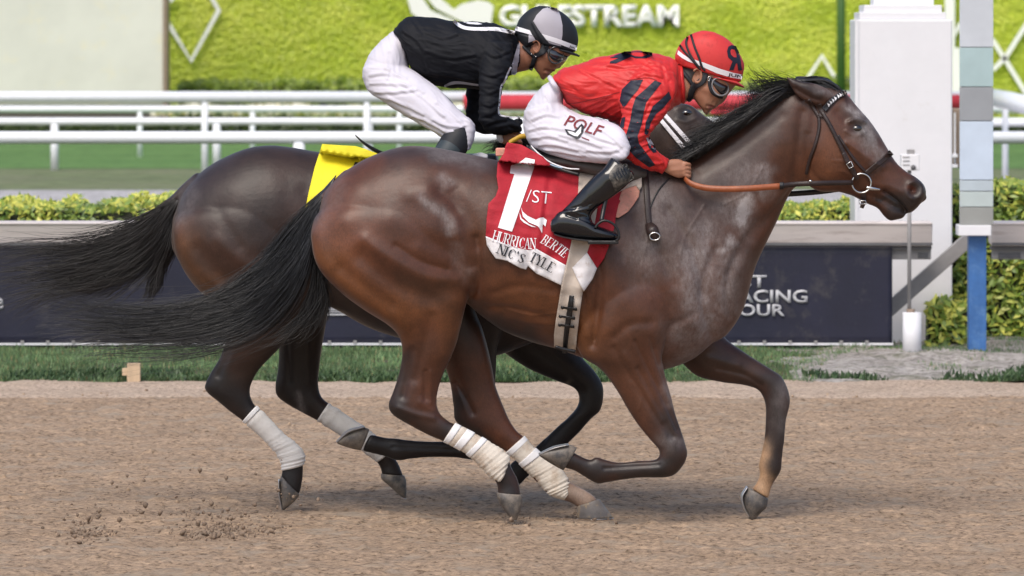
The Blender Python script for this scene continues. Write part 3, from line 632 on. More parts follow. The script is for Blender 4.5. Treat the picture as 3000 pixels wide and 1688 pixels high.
def hairs(name, guides, n, m, parent, w=.0016, jit=9, clump=26, seed=1, k=13, tipw=.35, spread=1.0, minl=.55, lp=.8):
    r = np.random.default_rng(seed); G = np.array([crom(np.array(g, float), 6)[np.linspace(0, (len(g) - 1) * 6, k).astype(int)] for g in guides])
    ng = len(G); V = []; T = []; o = 0
    cl = r.random((clump, 1)) * (ng - 1); co = r.normal(size=(clump, 3)) * np.array([jit, jit * 1.3, .025]) * spread; cph = r.random((clump, 3)) * 6.28; cam_ = r.random(clump) * 1.3 + .2
    th = np.array([0, 2.09, 4.19])
    for i in range(n):
        c = r.integers(clump); u0 = r.random() * (ng - 1); tt = np.linspace(0, 1, k)
        u = u0 * (1 - .86 * tt) + cl[c, 0] * .86 * tt; u = np.clip(u + .1 * r.normal(), 0, ng - 1.001)
        a = u.astype(int); f = (u - a)[:, None]; idx = np.arange(k); A = G[a, idx] * (1 - f) + G[a + 1, idx] * f
        ln = minl + (1 - minl) * r.random() ** lp; q = np.linspace(0, ln * (k - 1), k); qi = np.minimum(q.astype(int), k - 2); qf = (q - qi)[:, None]; A = A[qi] * (1 - qf) + A[qi + 1] * qf
        tt = tt[:, None]; A = A + co[c] * tt ** 1.2 + r.normal(size=3) * np.array([jit * .3, jit * .24, .012]) * (.25 + tt) * spread + (cam_[c] * jit * np.sin(tt * (3 + cph[c, 1] * .5) + cph[c, 0]) * tt) * np.array([.25, 1, 0.])
        ph = r.random() * 6.28; A = A + np.sin(tt * (3 + 3 * r.random()) + ph) * jit * .55 * tt * np.array([.3, 1, 0.002])
        s = (D + A[:, 2:3]) / F; X = (A[:, :1] - 1500) * s; Z = H0 - (A[:, 1:2] - HY) * s; Q = np.hstack([X, A[:, 2:3], Z])
        tn = np.gradient(Q, axis=0); tn /= np.linalg.norm(tn, axis=1)[:, None] + 1e-9
        e1 = np.cross(tn, [0, 1, .01]); e1 /= np.linalg.norm(e1, axis=1)[:, None] + 1e-9; e2 = np.cross(tn, e1)
        ww = w * (.5 + 1.1 * r.random() ** 2) * (1 - (1 - tipw) * tt ** 1.5); ww[-1] *= .1
        R_ = Q[:, None] + ww[:, None] * (np.cos(th)[None, :, None] * e1[:, None] + np.sin(th)[None, :, None] * e2[:, None])
        V.append(R_.reshape(-1, 3)); ii = np.arange(k - 1)[:, None] * 3; j = np.arange(3)[None]; j2 = (j + 1) % 3
        T.append((np.stack([ii + j, ii + j2, ii + 3 + j2, ii + 3 + j], -1).reshape(-1, 4)) + o); o += k * 3
    ob = meshnp(name, np.vstack(V), np.vstack(T), m, parent, True); return ob
def wrapped(name, secs, m, parent, tapes=(), sub=12, off=.004):
    S = [list(s[:5]) + [s[5] + off] for s in secs]; o = loft(name, S, m, parent, sub=sub, rough=.055, cap=.15)
    C = crom(S, 10)
    for t0, t1 in tapes:
        i0, i1 = int(t0 * (len(C) - 1)), int(t1 * (len(C) - 1)); q = [list(C[i]) for i in (i0, (i0 + i1) // 2, i1)]
        for s in q:
            ax, ay, bx, by = s[:4]; cx, cy = (ax + bx) / 2, (ay + by) / 2; k = 1.045
            s[:4] = [cx + (ax - cx) * k, cy + (ay - cy) * k, cx + (bx - cx) * k, cy + (by - cy) * k]; s[5] += .003
        loft('tape', q, M['tape'], o, sub=3, cap=.05)
    return o
def hoof(parent, secs, m, shoe=True):
    h = loft('hoof', secs, m, parent, sub=4, cap=.08)
    if shoe:
        a, b = secs[-2], secs[-1]; s = []
        for t in (0.03, .09):
            q = np.array(b) + (np.array(b) - np.array(a)) * t * .9; s.append(list(q))
        for q in s:
            cx, cy = (q[0] + q[2]) / 2, (q[1] + q[3]) / 2; k = 1.03; q[:4] = [cx + (q[0] - cx) * k, cy + (q[1] - cy) * k, cx + (q[2] - cx) * k, cy + (q[3] - cy) * k]
        loft('horseshoe', s, M['shoe'], h, sub=2, cap=.05)
    return h
YA = (-9, -.02); YB = (.02, 9)
h1 = empty('racehorse', (P(1700, 900, 0)[0], 0, 0), 'bay racehorse in front at full gallop, red number 1 cloth and muddied white hind wraps', 'horse', 'racehorses galloping side by side')
T1 = [(932, 625, 926, 745, 0, .09), (955, 556, 948, 800, 0, .17), (1010, 503, 1015, 850, 0, .225), (1085, 459, 1100, 880, 0, .265), (1170, 431, 1190, 890, 0, .28), (1238, 428, 1280, 885, 0, .285), (1310, 439, 1350, 880, 0, .275),
      (1385, 454, 1410, 925, 0, .28), (1460, 470, 1475, 970, 0, .295), (1550, 482, 1560, 1003, 0, .30), (1650, 488, 1645, 1026, 0, .295), (1750, 484, 1745, 1062, 0, .275), (1850, 474, 1850, 1085, 0, .25), (1950, 472, 1940, 1084, 0, .225), (2035, 500, 2025, 1055, 0, .20), (2105, 580, 2082, 1010, 0, .155), (2150, 680, 2128, 965, 0, .10)]
N1 = [(1900, 485, 2075, 1012, 0, .19), (1965, 474, 2130, 980, 0, .18), (2030, 462, 2178, 905, 0, .15), (2085, 420, 2216, 777, 0, .12), (2150, 376, 2273, 656, 0, .10), (2222, 322, 2318, 562, 0, .088), (2290, 272, 2352, 540, 0, .083), (2345, 252, 2385, 530, 0, .078), (2385, 255, 2395, 500, 0, .07)]
HD1 = [(2395, 252, 2352, 500, 0, .07), (2440, 254, 2362, 530, 0, .09), (2476, 270, 2378, 551, 0, .098), (2511, 312, 2410, 562, 0, .102), (2545, 350, 2452, 562, 0, .10), (2576, 394, 2494, 573, 0, .085), (2603, 440, 2532, 585, 0, .065), (2627, 477, 2570, 590, 0, .056), (2655, 502, 2600, 600, 0, .054), (2680, 517, 2632, 614, 0, .057), (2702, 535, 2662, 625, 0, .055), (2713, 556, 2684, 612, 0, .042), (2711, 574, 2698, 594, 0, .022)]
JW1 = [(2500, 540, 2505, 578, 0, .045), (2545, 560, 2540, 597, 0, .04), (2583, 578, 2570, 610, 0, .036), (2612, 594, 2590, 634, 0, .038), (2634, 607, 2608, 647, 0, .036), (2648, 618, 2632, 643, 0, .026)]
EN1 = [(2299, 219, 2302, 223, -.075, .004), (2318, 228, 2312, 246, -.08, .012), (2348, 238, 2332, 278, -.083, .02), (2385, 244, 2365, 300, -.08, .026), (2420, 258, 2398, 312, -.07, .03), (2440, 275, 2420, 318, -.05, .03)]
EF1 = [(2329, 222, 2331, 226, .07, .004), (2352, 222, 2346, 242, .075, .014), (2392, 229, 2380, 262, .07, .022), (2430, 245, 2412, 285, .06, .03), (2455, 262, 2436, 296, .045, .03)]
DOCK1 = [(1010, 498, 985, 575, 0, .05), (970, 535, 945, 590, 0, .045), (930, 575, 905, 625, 0, .035), (890, 625, 872, 665, 0, .025)]
NH1 = [(975, 585, 1250, 520, -.09, .085), (921, 640, 1345, 580, -.12, .145), (914, 715, 1376, 670, -.14, .16), (935, 788, 1386, 770, -.15, .155), (1000, 858, 1376, 850, -.155, .135), (1068, 909, 1360, 915, -.155, .11), (1138, 953, 1347, 970, -.15, .088), (1170, 990, 1338, 1005, -.15, .076), (1178, 1035, 1322, 1046, -.15, .064), (1169, 1093, 1300, 1094, -.145, .052), (1152, 1145, 1284, 1142, -.145, .046), (1137, 1188, 1280, 1182, -.145, .046), (1152, 1217, 1290, 1212, -.145, .043), (1198, 1245, 1312, 1232, -.145, .037), (1252, 1274, 1326, 1240, -.145, .032), (1299, 1294, 1333, 1242, -.145, .03), (1350, 1321, 1390, 1272, -.145, .03), (1392, 1352, 1440, 1300, -.145, .03), (1425, 1385, 1485, 1335, -.145, .033), (1452, 1412, 1498, 1368, -.145, .03), (1457, 1432, 1518, 1408, -.145, .027), (1457, 1450, 1527, 1452, -.145, .033)]
FH1 = [(1180, 780, 1380, 780, .12, .12), (1210, 860, 1372, 860, .13, .115), (1240, 920, 1390, 905, .14, .105), (1262, 975, 1410, 955, .14, .092), (1285, 1030, 1429, 1018, .14, .078), (1307, 1085, 1443, 1080, .14, .062), (1320, 1130, 1453, 1132, .14, .052), (1328, 1190, 1474, 1187, .14, .047), (1337, 1238, 1495, 1234, .14, .044), (1400, 1276, 1515, 1263, .14, .037), (1447, 1302, 1526, 1272, .14, .032), (1483, 1325, 1535, 1280, .14, .031), (1528, 1366, 1580, 1322, .14, .031), (1580, 1422, 1630, 1362, .14, .033), (1612, 1453, 1664, 1405, .14, .035), (1652, 1466, 1675, 1415, .14, .030), (1675, 1475, 1722, 1440, .14, .029), (1694, 1488, 1752, 1463, .14, .033)]
NF1 = [(1700, 760, 1990, 760, -.12, .10), (1672, 870, 1985, 870, -.14, .115), (1672, 960, 1962, 960, -.15, .11), (1702, 1040, 1940, 1035, -.15, .092), (1748, 1073, 1944, 1078, -.148, .075), (1776, 1100, 1952, 1112, -.145, .066), (1810, 1149, 1966, 1160, -.145, .057), (1838, 1198, 1979, 1212, -.145, .05), (1868, 1244, 1994, 1256, -.145, .045), (1905, 1289, 2006, 1293, -.145, .043), (1930, 1318, 2014, 1330, -.145, .043), (1929, 1340, 2000, 1366, -.145, .04), (1913, 1348, 1963, 1397, -.145, .036), (1872, 1350, 1878, 1400, -.145, .028), (1815, 1355, 1818, 1407, -.145, .026), (1775, 1347, 1778, 1414, -.145, .03), (1746, 1338, 1748, 1417, -.145, .031), (1729, 1347, 1712, 1397, -.145, .027), (1697, 1334, 1684, 1380, -.145, .029), (1672, 1320, 1650, 1370, -.145, .032)]
FF1 = [(1900, 940, 2060, 860, .12, .10), (1950, 1010, 2095, 940, .13, .095), (2000, 1066, 2125, 990, .135, .082), (2045, 1103, 2172, 1026, .135, .07), (2114, 1120, 2224, 1060, .135, .056), (2176, 1128, 2264, 1085, .135, .049), (2218, 1141, 2292, 1106, .135, .045), (2237, 1168, 2311, 1148, .135, .043), (2243, 1200, 2314, 1185, .135, .04), (2242, 1238, 2303, 1232, .135, .032), (2239, 1281, 2299, 1285, .135, .027), (2230, 1325, 2293, 1330, .135, .027), (2222, 1362, 2289, 1376, .135, .031), (2225, 1386, 2276, 1400, .135, .029), (2219, 1408, 2262, 1424, .135, .025), (2203, 1432, 2252, 1460, .135, .029)]
disp1 = [([(1069, 704), (1110, 735), (1190, 784), (1262, 815), (1335, 822)], 20, 8), ([(1060, 755), (1110, 800), (1190, 850), (1260, 872)], 32, -13), ([(925, 690), (955, 775), (1040, 850), (1130, 910), (1185, 955)], 24, 9), ([(1000, 790), (1070, 850), (1140, 895)], 22, -8),
  ([(1150, 640), (1230, 670), (1320, 690)], 46, 8), ([(1040, 560), (1010, 640)], 34, 6), ([(1230, 730), (1300, 760)], 22, 4), ([(1160, 720), (1230, 765), (1310, 790)], 9, -4), ([(1205, 570), (1245, 560)], 30, 8), ([(1290, 560), (1330, 600), (1362, 690), (1382, 780)], 16, -9), ([(1330, 560), (1375, 640), (1400, 720)], 22, -9), ([(1395, 700), (1400, 800), (1390, 860)], 14, -14), ([(1340, 640), (1362, 740), (1370, 830)], 18, 7),
  ([(1320, 890), (1310, 960), (1290, 1040)], 28, 6), ([(1262, 930), (1240, 1020), (1215, 1110)], 16, -6), ([(1205, 1030), (1192, 1100), (1180, 1160)], 13, -8), ([(1262, 1090), (1262, 1180)], 7, 4), ([(1245, 1090), (1245, 1170)], 7, -4), ([(1165, 1195), (1220, 1215), (1270, 1225)], 9, 5), ([(1235, 1180), (1265, 1200)], 14, 4),
  ([(1752, 760), (1760, 820), (1752, 900), (1735, 1010)], 14, -13), ([(1775, 740), (1800, 860), (1790, 960)], 34, 9), ([(1860, 640), (1930, 740), (1975, 830)], 20, -7), ([(1960, 620), (2030, 730), (2060, 860)], 18, -9), ([(2000, 830), (2010, 930)], 48, 12), ([(1850, 880), (1900, 960)], 45, 8), ([(1800, 985), (1850, 950), (1905, 945)], 14, -5), ([(1862, 1000), (1905, 1090), (1950, 1180), (1985, 1260)], 6, -6), ([(1905, 990), (1935, 1080), (1965, 1160)], 6, -4),
  ([(1925, 1020), (1960, 960), (2030, 920)], 14, -6), ([(2085, 985), (2060, 900), (2065, 820), (2100, 730)], 14, -8), ([(2140, 930), (2130, 840), (2160, 740), (2220, 650)], 12, -6),
  ([(2320, 560), (2270, 620), (2200, 700), (2140, 800)], 14, -7), ([(2055, 500), (2130, 462), (2210, 405), (2290, 340)], 14, -3), ([(2350, 330), (2340, 420), (2330, 520)], 14, -8), ([(2280, 420), (2230, 500), (2170, 600)], 34, 6),
  ([(1440, 860), (1520, 840), (1620, 850)], 12, -4), ([(1420, 900), (1510, 905), (1600, 930)], 9, -5), ([(1480, 930), (1560, 945), (1620, 950)], 9, 3), ([(1700, 900), (1718, 980)], 14, 5), ([(1710, 860), (1740, 1000)], 6, -5), ([(1500, 560), (1450, 700), (1430, 800)], 30, -5),
  ([(1800, 1020), (1850, 1110), (1910, 1200), (1965, 1280)], 9, -5), ([(1830, 1040), (1890, 1140), (1940, 1230)], 12, 4), ([(1870, 1080), (1920, 1180), (1975, 1280)], 7, -5), ([(1770, 1372), (1930, 1362)], 5, -4),
  # head
  ([(2365, 395), (2362, 470), (2400, 530), (2450, 548)], 9, -4), ([(2390, 430), (2430, 500)], 36, 7), ([(2478, 418), (2540, 460), (2585, 492)], 7, 5), ([(2485, 440), (2550, 505)], 12, -5), ([(2486, 358), (2508, 350), (2532, 360)], 6, 8), ([(2480, 385), (2510, 398), (2530, 388)], 6, 4), ([(2509, 377)], 15, -5), ([(2455, 330), (2475, 350)], 14, -6),
  ([(2590, 562), (2630, 592), (2652, 620)], 6, -15), ([(2676, 556)], 12, -26), ([(2662, 540), (2680, 533), (2698, 545), (2700, 565), (2690, 580)], 6, 6), ([(2662, 548), (2660, 572), (2672, 584)], 5, 5), ([(2600, 500), (2650, 540)], 14, -4), ([(2540, 540), (2600, 545), (2640, 560)], 10, 3),
  ([(2330, 262), (2370, 285), (2405, 296)], 9, -9, (-9, -.05)),
  # far legs
  ([(1335, 1120), (1365, 1170), (1385, 1210)], 8, -8, (.05, 9)), ([(1410, 960), (1420, 1060)], 18, 5, (.05, 9)), ([(2100, 1080), (2180, 1098), (2230, 1130)], 7, -5, (.05, 9)), ([(2080, 1050), (2160, 1070)], 12, 4, (.05, 9))]
for a in ([(2065, 600), (2010, 690), (1985, 780)], [(1985, 780), (2040, 840), (2080, 930)], [(1900, 690), (1880, 800), (1910, 880)], [(2240, 480), (2190, 560), (2120, 600)], [(1480, 905), (1560, 925), (1640, 915)], [(2440, 470), (2500, 480), (2540, 520)], [(2460, 500), (2520, 520)], [(1330, 1180), (1300, 1150)], [(1850, 1120), (1880, 1160), (1870, 1200)]):
    disp1.append((a, 3.2, 2.2))
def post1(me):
    paint(me, BAY, [([(900, 640), (945, 590), (975, 545)], 26, BLK, .0), ([(1000, 650), (960, 720)], 90, (.135, .047, .023), .75), ([(1250, 600), (1350, 500)], 120, (.066, .026, .015), .6), ([(950, 760), (1050, 860), (1150, 930)], 60, RED, .85), ([(1150, 930), (1300, 880), (1330, 960)], 70, RED, .7), ([(1260, 1000), (1240, 1080)], 60, (.085, .032, .016), .6), ([(1200, 830), (1280, 860)], 50, (.045, .02, .012), .7),  # last stroke, darker mid thigh, paints in shade below the muscle ridge
        ([(1500, 870), (1600, 900), (1720, 960)], 80, RED, .6), ([(1400, 620), (1430, 760)], 50, (.08, .034, .018), .6), ([(1715, 960), (1710, 1020)], 40, (.15, .055, .018), .8), ([(1450, 480), (1250, 445), (1150, 450)], 40, (.03, .02, .02), .8), ([(1470, 960), (1400, 930), (1560, 990)], 34, DK, .85),  # dark stroke along the belly edge paints in the shade underneath
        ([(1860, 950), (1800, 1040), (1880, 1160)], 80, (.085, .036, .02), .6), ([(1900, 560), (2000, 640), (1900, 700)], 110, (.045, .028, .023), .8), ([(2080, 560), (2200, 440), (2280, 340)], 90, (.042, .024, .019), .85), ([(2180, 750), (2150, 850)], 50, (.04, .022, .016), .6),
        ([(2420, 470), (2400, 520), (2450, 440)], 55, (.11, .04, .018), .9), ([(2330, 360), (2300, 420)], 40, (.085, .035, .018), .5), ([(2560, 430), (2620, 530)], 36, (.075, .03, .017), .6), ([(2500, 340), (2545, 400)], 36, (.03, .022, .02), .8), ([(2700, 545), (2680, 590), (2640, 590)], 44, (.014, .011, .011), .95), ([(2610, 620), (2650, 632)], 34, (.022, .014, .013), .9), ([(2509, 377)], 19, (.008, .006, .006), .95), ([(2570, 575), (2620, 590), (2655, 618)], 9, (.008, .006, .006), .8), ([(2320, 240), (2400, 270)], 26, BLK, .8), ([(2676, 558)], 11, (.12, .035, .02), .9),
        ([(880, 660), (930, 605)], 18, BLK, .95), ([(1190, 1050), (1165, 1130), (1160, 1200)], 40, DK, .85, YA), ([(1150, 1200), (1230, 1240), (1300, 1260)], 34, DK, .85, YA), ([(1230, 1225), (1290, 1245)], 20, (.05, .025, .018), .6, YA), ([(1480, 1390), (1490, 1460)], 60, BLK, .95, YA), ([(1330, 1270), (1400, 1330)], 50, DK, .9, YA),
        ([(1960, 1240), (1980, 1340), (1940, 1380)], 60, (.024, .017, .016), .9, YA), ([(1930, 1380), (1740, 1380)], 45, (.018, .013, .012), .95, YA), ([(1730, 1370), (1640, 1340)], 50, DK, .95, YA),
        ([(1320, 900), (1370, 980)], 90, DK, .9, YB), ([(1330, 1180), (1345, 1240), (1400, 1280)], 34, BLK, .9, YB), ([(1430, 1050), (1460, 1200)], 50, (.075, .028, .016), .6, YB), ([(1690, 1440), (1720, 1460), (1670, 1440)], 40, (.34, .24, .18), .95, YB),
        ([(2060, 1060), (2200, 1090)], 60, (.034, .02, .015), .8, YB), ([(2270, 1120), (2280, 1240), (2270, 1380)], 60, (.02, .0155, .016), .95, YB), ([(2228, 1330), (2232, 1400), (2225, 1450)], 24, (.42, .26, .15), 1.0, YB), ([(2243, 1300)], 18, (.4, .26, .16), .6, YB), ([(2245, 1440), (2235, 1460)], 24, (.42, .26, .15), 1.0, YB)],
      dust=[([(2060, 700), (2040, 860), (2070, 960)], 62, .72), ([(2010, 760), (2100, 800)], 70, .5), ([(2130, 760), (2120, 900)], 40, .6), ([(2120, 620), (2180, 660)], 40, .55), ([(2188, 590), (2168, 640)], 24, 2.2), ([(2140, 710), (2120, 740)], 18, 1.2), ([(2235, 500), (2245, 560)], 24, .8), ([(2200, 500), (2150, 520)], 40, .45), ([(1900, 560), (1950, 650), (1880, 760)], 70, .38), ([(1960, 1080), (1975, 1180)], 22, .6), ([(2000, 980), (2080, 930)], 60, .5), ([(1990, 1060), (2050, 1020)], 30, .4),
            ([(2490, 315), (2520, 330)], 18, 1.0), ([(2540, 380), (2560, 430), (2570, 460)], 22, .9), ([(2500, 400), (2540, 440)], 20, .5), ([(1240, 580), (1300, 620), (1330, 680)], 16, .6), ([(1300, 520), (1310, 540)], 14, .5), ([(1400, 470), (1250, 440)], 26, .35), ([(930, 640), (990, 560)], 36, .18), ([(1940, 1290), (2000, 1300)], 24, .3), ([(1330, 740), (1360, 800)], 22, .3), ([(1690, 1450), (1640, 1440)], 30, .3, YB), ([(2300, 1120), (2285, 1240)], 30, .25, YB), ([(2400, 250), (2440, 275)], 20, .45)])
LF1 = [dict(secs=s, cap=c, sub=5) for s, c in ((T1, .12), (N1, .3), (HD1, .8), (JW1, .8), (EN1, .2), (EF1, .2), (DOCK1, .3), (NH1, .9), (FH1, .1), (NF1, .1), (FF1, .1))]
disp1 = [(d[0], d[1], d[2] * (1.3 if abs(d[2]) < 20 and np.mean(np.array(d[0])[:, 0]) < 2330 else 1.15), d[3] if len(d) > 3 else (-9, .02)) for d in disp1]
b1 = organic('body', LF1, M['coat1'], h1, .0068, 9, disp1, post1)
TREE1 = bvh(b1)
# hooves
hoof(h1, [(1455, 1443, 1529, 1450, -.145, .035), (1458, 1462, 1530, 1470, -.145, .043), (1480, 1500, 1524, 1500, -.145, .04), (1500, 1524, 1514, 1524, -.145, .022)], M['hoof'])
hoof(h1, [(1690, 1482, 1756, 1462, .14, .036), (1690, 1500, 1776, 1488, .14, .046), (1691, 1519, 1796, 1517, .14, .052)], M['hoof_pale'])
hoof(h1, [(1690, 1312, 1650, 1378, -.145, .033), (1665, 1303, 1630, 1368, -.145, .040), (1615, 1312, 1600, 1350, -.145, .036), (1582, 1328, 1580, 1336, -.145, .018)], M['hoof'], False)
loft('horseshoe', [(1662, 1299, 1667, 1305, -.145, .038), (1620, 1308, 1624, 1316, -.145, .04), (1577, 1328, 1582, 1334, -.145, .02)], M['shoe'], h1, cap=.2)
hoof(h1, [(2190, 1428, 2250, 1462, .135, .034), (2178, 1452, 2246, 1486, .135, .042), (2180, 1478, 2232, 1500, .135, .038), (2196, 1520, 2208, 1524, .135, .018)], M['hoof'], False)
loft('horseshoe', [(2186, 1424, 2192, 1430, .135, .03), (2170, 1452, 2177, 1456, .135, .04), (2176, 1486, 2183, 1488, .135, .038), (2192, 1514, 2198, 1514, .135, .02)], M['shoe'], h1, cap=.2)
# leg wraps
w_ = wrapped('leg_wrap', [(1299, 1294, 1334, 1240, -.145, .033), (1348, 1320, 1391, 1269, -.145, .034), (1388, 1349, 1441, 1298, -.145, .035), (1418, 1380, 1485, 1328, -.145, .038), (1436, 1398, 1494, 1350, -.145, .038), (1462, 1414, 1482, 1386, -.145, .034)], M['wrap_dirty'], h1, ((.0, .07), (.13, .2), (.28, .35)))
w_['label'] = 'muddied white wrap on the near hind leg'
w_ = wrapped('leg_wrap', [(1482, 1326, 1536, 1278, .14, .034), (1514, 1353, 1562, 1306, .14, .034), (1542, 1382, 1604, 1343, .14, .035), (1568, 1407, 1640, 1370, .14, .037), (1594, 1436, 1664, 1402, .14, .039), (1612, 1453, 1671, 1425, .14, .039), (1650, 1466, 1668, 1440, .14, .035)], M['wrap_dirty'], h1, ((.0, .07), (.2, .27)))
w_['label'] = 'mud stained wrap on the landing far hind leg'
# eye
def ball(name, px, py, Y, r, m, parent, sc=(1, 1, 1)):
    me = bpy.data.meshes.new(name); bm = bmesh.new(); bmesh.ops.create_uvsphere(bm, u_segments=24, v_segments=16, radius=r); bmesh.ops.scale(bm, verts=bm.verts, vec=sc); bmesh.ops.translate(bm, verts=bm.verts, vec=Vector(P(px, py, Y))); bm.to_mesh(me); bm.free(); return link(name, me, m, parent, True)
hit = TREE1.ray_cast(CAM, (Vector(P(2509, 377, -.1)) - CAM).normalized())[0]
ball('eye', 2509, 377, hit.y + .013, .022, M['eye'], h1, (1.2, 1, .85))
# mane and tail
ob = hairs('tail', [
  [(975, 535, -.01), (950, 560, 0), (890, 612, .0), (830, 665, .0), (770, 742, 0), (700, 800, 0), (600, 862, .02), (500, 892, .02), (380, 896, .02), (250, 880, 0), (126, 822, 0)],
  [(970, 545, -.02), (945, 580, -.03), (895, 640, -.02), (840, 710, -.02), (770, 785, 0), (680, 850, 0), (560, 896, 0), (420, 906, 0), (280, 900, 0), (150, 872, 0), (70, 836, 0)],
  [(960, 555, -.03), (935, 600, -.04), (895, 670, -.04), (850, 750, -.03), (780, 830, -.02), (680, 895, 0), (540, 930, 0), (400, 940, 0), (260, 930, 0), (180, 925, 0), (85, 922, 0)],
  [(955, 565, -.03), (930, 620, -.04), (900, 705, -.04), (850, 795, -.04), (780, 870, -.02), (690, 935, 0), (560, 968, 0), (420, 975, 0), (300, 968, 0), (220, 965, 0), (120, 985, 0)],
  [(950, 575, -.02), (928, 640, -.04), (905, 730, -.05), (870, 825, -.05), (810, 905, -.03), (720, 970, 0), (600, 1000, 0), (470, 1008, 0), (350, 1012, 0), (260, 1020, 0), (195, 1035, 0)],
  [(945, 590, 0), (925, 660, -.02), (912, 745, -.04), (890, 845, -.05), (840, 930, -.03), (760, 995, -.01), (650, 1035, 0), (520, 1055, 0), (400, 1052, 0), (300, 1062, 0), (225, 1082, 0)]],
  1900, M['hair_blue'], h1, w=.0015, jit=15, clump=34, seed=3, k=16, minl=.42, lp=1.5)
hairs('stray_hairs', [[(950, 580, 0), (900, 680, 0), (800, 800, 0), (650, 900, 0), (450, 930, 0), (280, 910, 0), (100, 830, 0)], [(945, 600, 0), (900, 720, 0), (820, 860, 0), (680, 950, 0), (480, 990, 0), (300, 985, 0), (60, 1000, 0)], [(945, 600, 0), (905, 760, 0), (850, 900, 0), (720, 1010, 0), (560, 1060, 0), (380, 1070, 0), (180, 1060, 0)]], 260, M['hair_blue'], h1, w=.0009, jit=34, clump=120, seed=33, k=16)
hairs('tail_tuft', [[(945, 580, .02), (925, 660, 0), (930, 750, -.02), (915, 850, -.03), (880, 930, -.02), (820, 990, 0), (760, 1025, 0), (700, 1045, 0)],
  [(940, 600, .03), (922, 680, .02), (925, 760, 0), (940, 840, 0), (930, 900, 0), (890, 950, 0), (850, 985, 0), (800, 1010, 0)], [(940, 620, .04), (925, 700, .03), (930, 780, .02), (955, 850, 0), (968, 890, 0), (960, 920, 0), (940, 935, 0), (925, 940, 0)]], 700, M['hair'], h1, w=.0015, jit=14, clump=16, seed=4, minl=.45, lp=1.1)
loft('tail_core', [(985, 512, 950, 590, 0, .04), (935, 568, 900, 640, 0, .04), (880, 628, 862, 740, 0, .035), (805, 712, 822, 840, 0, .025), (745, 790, 775, 890, 0, .015)], M['hair'], h1, cap=.3)
mane = []
crest = [(2425, 262), (2380, 250), (2335, 262), (2295, 285), (2250, 318), (2205, 352), (2160, 382), (2115, 412), (2070, 440), (2030, 462), (1995, 480)]
tips = [(2480, 262), (2300, 232), (2215, 222), (2210, 262), (2195, 305), (2160, 335), (2110, 365), (2060, 385), (2030, 415), (1985, 445), (1950, 478)]
gu = []
for (cx, cy), (tx, ty) in zip(crest[1:], tips[1:]):
    gu.append([(cx, cy + 12, -.035), (cx - 12, cy - 14, -.05), ((cx * 2 + tx) / 3, (cy * 2 + ty) / 3 - 14, -.055), ((cx + tx * 2) / 3, (cy + ty * 2) / 3 - 8, -.06), (tx, ty, -.07), (tx - 26, ty - 4, -.07)])
hairs('mane', gu, 1900, M['hair'], h1, w=.0016, jit=8, clump=70, seed=6, k=11)
gu2 = [[(cx, cy - 4, -.03), (cx - 20, cy - 6, -.07), (cx - 45, cy + 12, -.09), (cx - 80, cy + 30, -.1), (cx - 112, cy + 40, -.1)] for cx, cy in crest[2:]]
hairs('mane_underlayer', gu2, 1500, M['hair'], h1, w=.0018, jit=5, clump=60, seed=8, k=9)
hairs('mane_wisps', [[(1990 + 40 * i, 478 - 26 * i, -.02), (1990 + 40 * i, 445 - 27 * i, -.02), (2000 + 36 * i, 420 - 26 * i, -.03), (2004 + 32 * i, 398 - 25 * i, -.03), (1998 + 30 * i, 380 - 24 * i, -.03)] for i in range(7)], 150, M['hair'], h1, w=.0008, jit=10, clump=40, seed=44, k=9)
hairs('forelock', [[(2345, 232, .0), (2385, 224, .02), (2425, 232, .03), (2455, 256, .03), (2476, 276, .0)], [(2345, 240, .03), (2390, 234, .06), (2430, 246, .06), (2455, 266, .05), (2470, 285, .02)], [(2350, 240, -.03), (2390, 236, -.04), (2430, 244, -.04), (2462, 262, -.03), (2478, 278, -.02)]], 420, M['hair'], h1, w=.0018, jit=4, clump=12, seed=9, k=9)
loft('forelock_core', [(2335, 225, 2342, 262, .02, .03), (2375, 226, 2372, 275, .03, .045), (2410, 228, 2400, 280, .03, .05), (2445, 243, 2430, 285, .02, .045), (2468, 265, 2458, 290, .0, .03)], M['hair'], h1, cap=.5)
# ---------------------------------------------------------------- the second horse
O2 = .75
def sh(secs, dy=O2): return [list(s[:4]) + [s[4] + dy, s[5]] for s in secs]
h2 = empty('racehorse', (P(1300, 900, O2)[0], O2, 0), 'darker bay racehorse on the far side, yellow saddle cloth and clean white hind wraps', 'horse', 'racehorses galloping side by side')
T2 = sh([(512, 625, 508, 735, 0, .10), (538, 560, 533, 775, 0, .17), (585, 508, 590, 830, 0, .22), (640, 470, 665, 870, 0, .255), (720, 436, 750, 885, 0, .275), (787, 426, 830, 880, 0, .28), (849, 431, 900, 875, 0, .27), (936, 446, 980, 905, 0, .275), (1050, 462, 1080, 960, 0, .29), (1200, 476, 1200, 1000, 0, .29), (1340, 476, 1330, 1040, 0, .27), (1450, 474, 1440, 1045, 0, .24), (1540, 490, 1545, 1010, 0, .2), (1640, 560, 1630, 970, 0, .14), (1700, 650, 1680, 900, 0, .09)])
N2 = sh([(1450, 480, 1600, 985, 0, .18), (1540, 460, 1700, 880, 0, .15), (1620, 430, 1760, 740, 0, .12), (1720, 390, 1820, 620, 0, .1), (1810, 340, 1870, 550, 0, .085), (1875, 305, 1920, 500, 0, .08)])
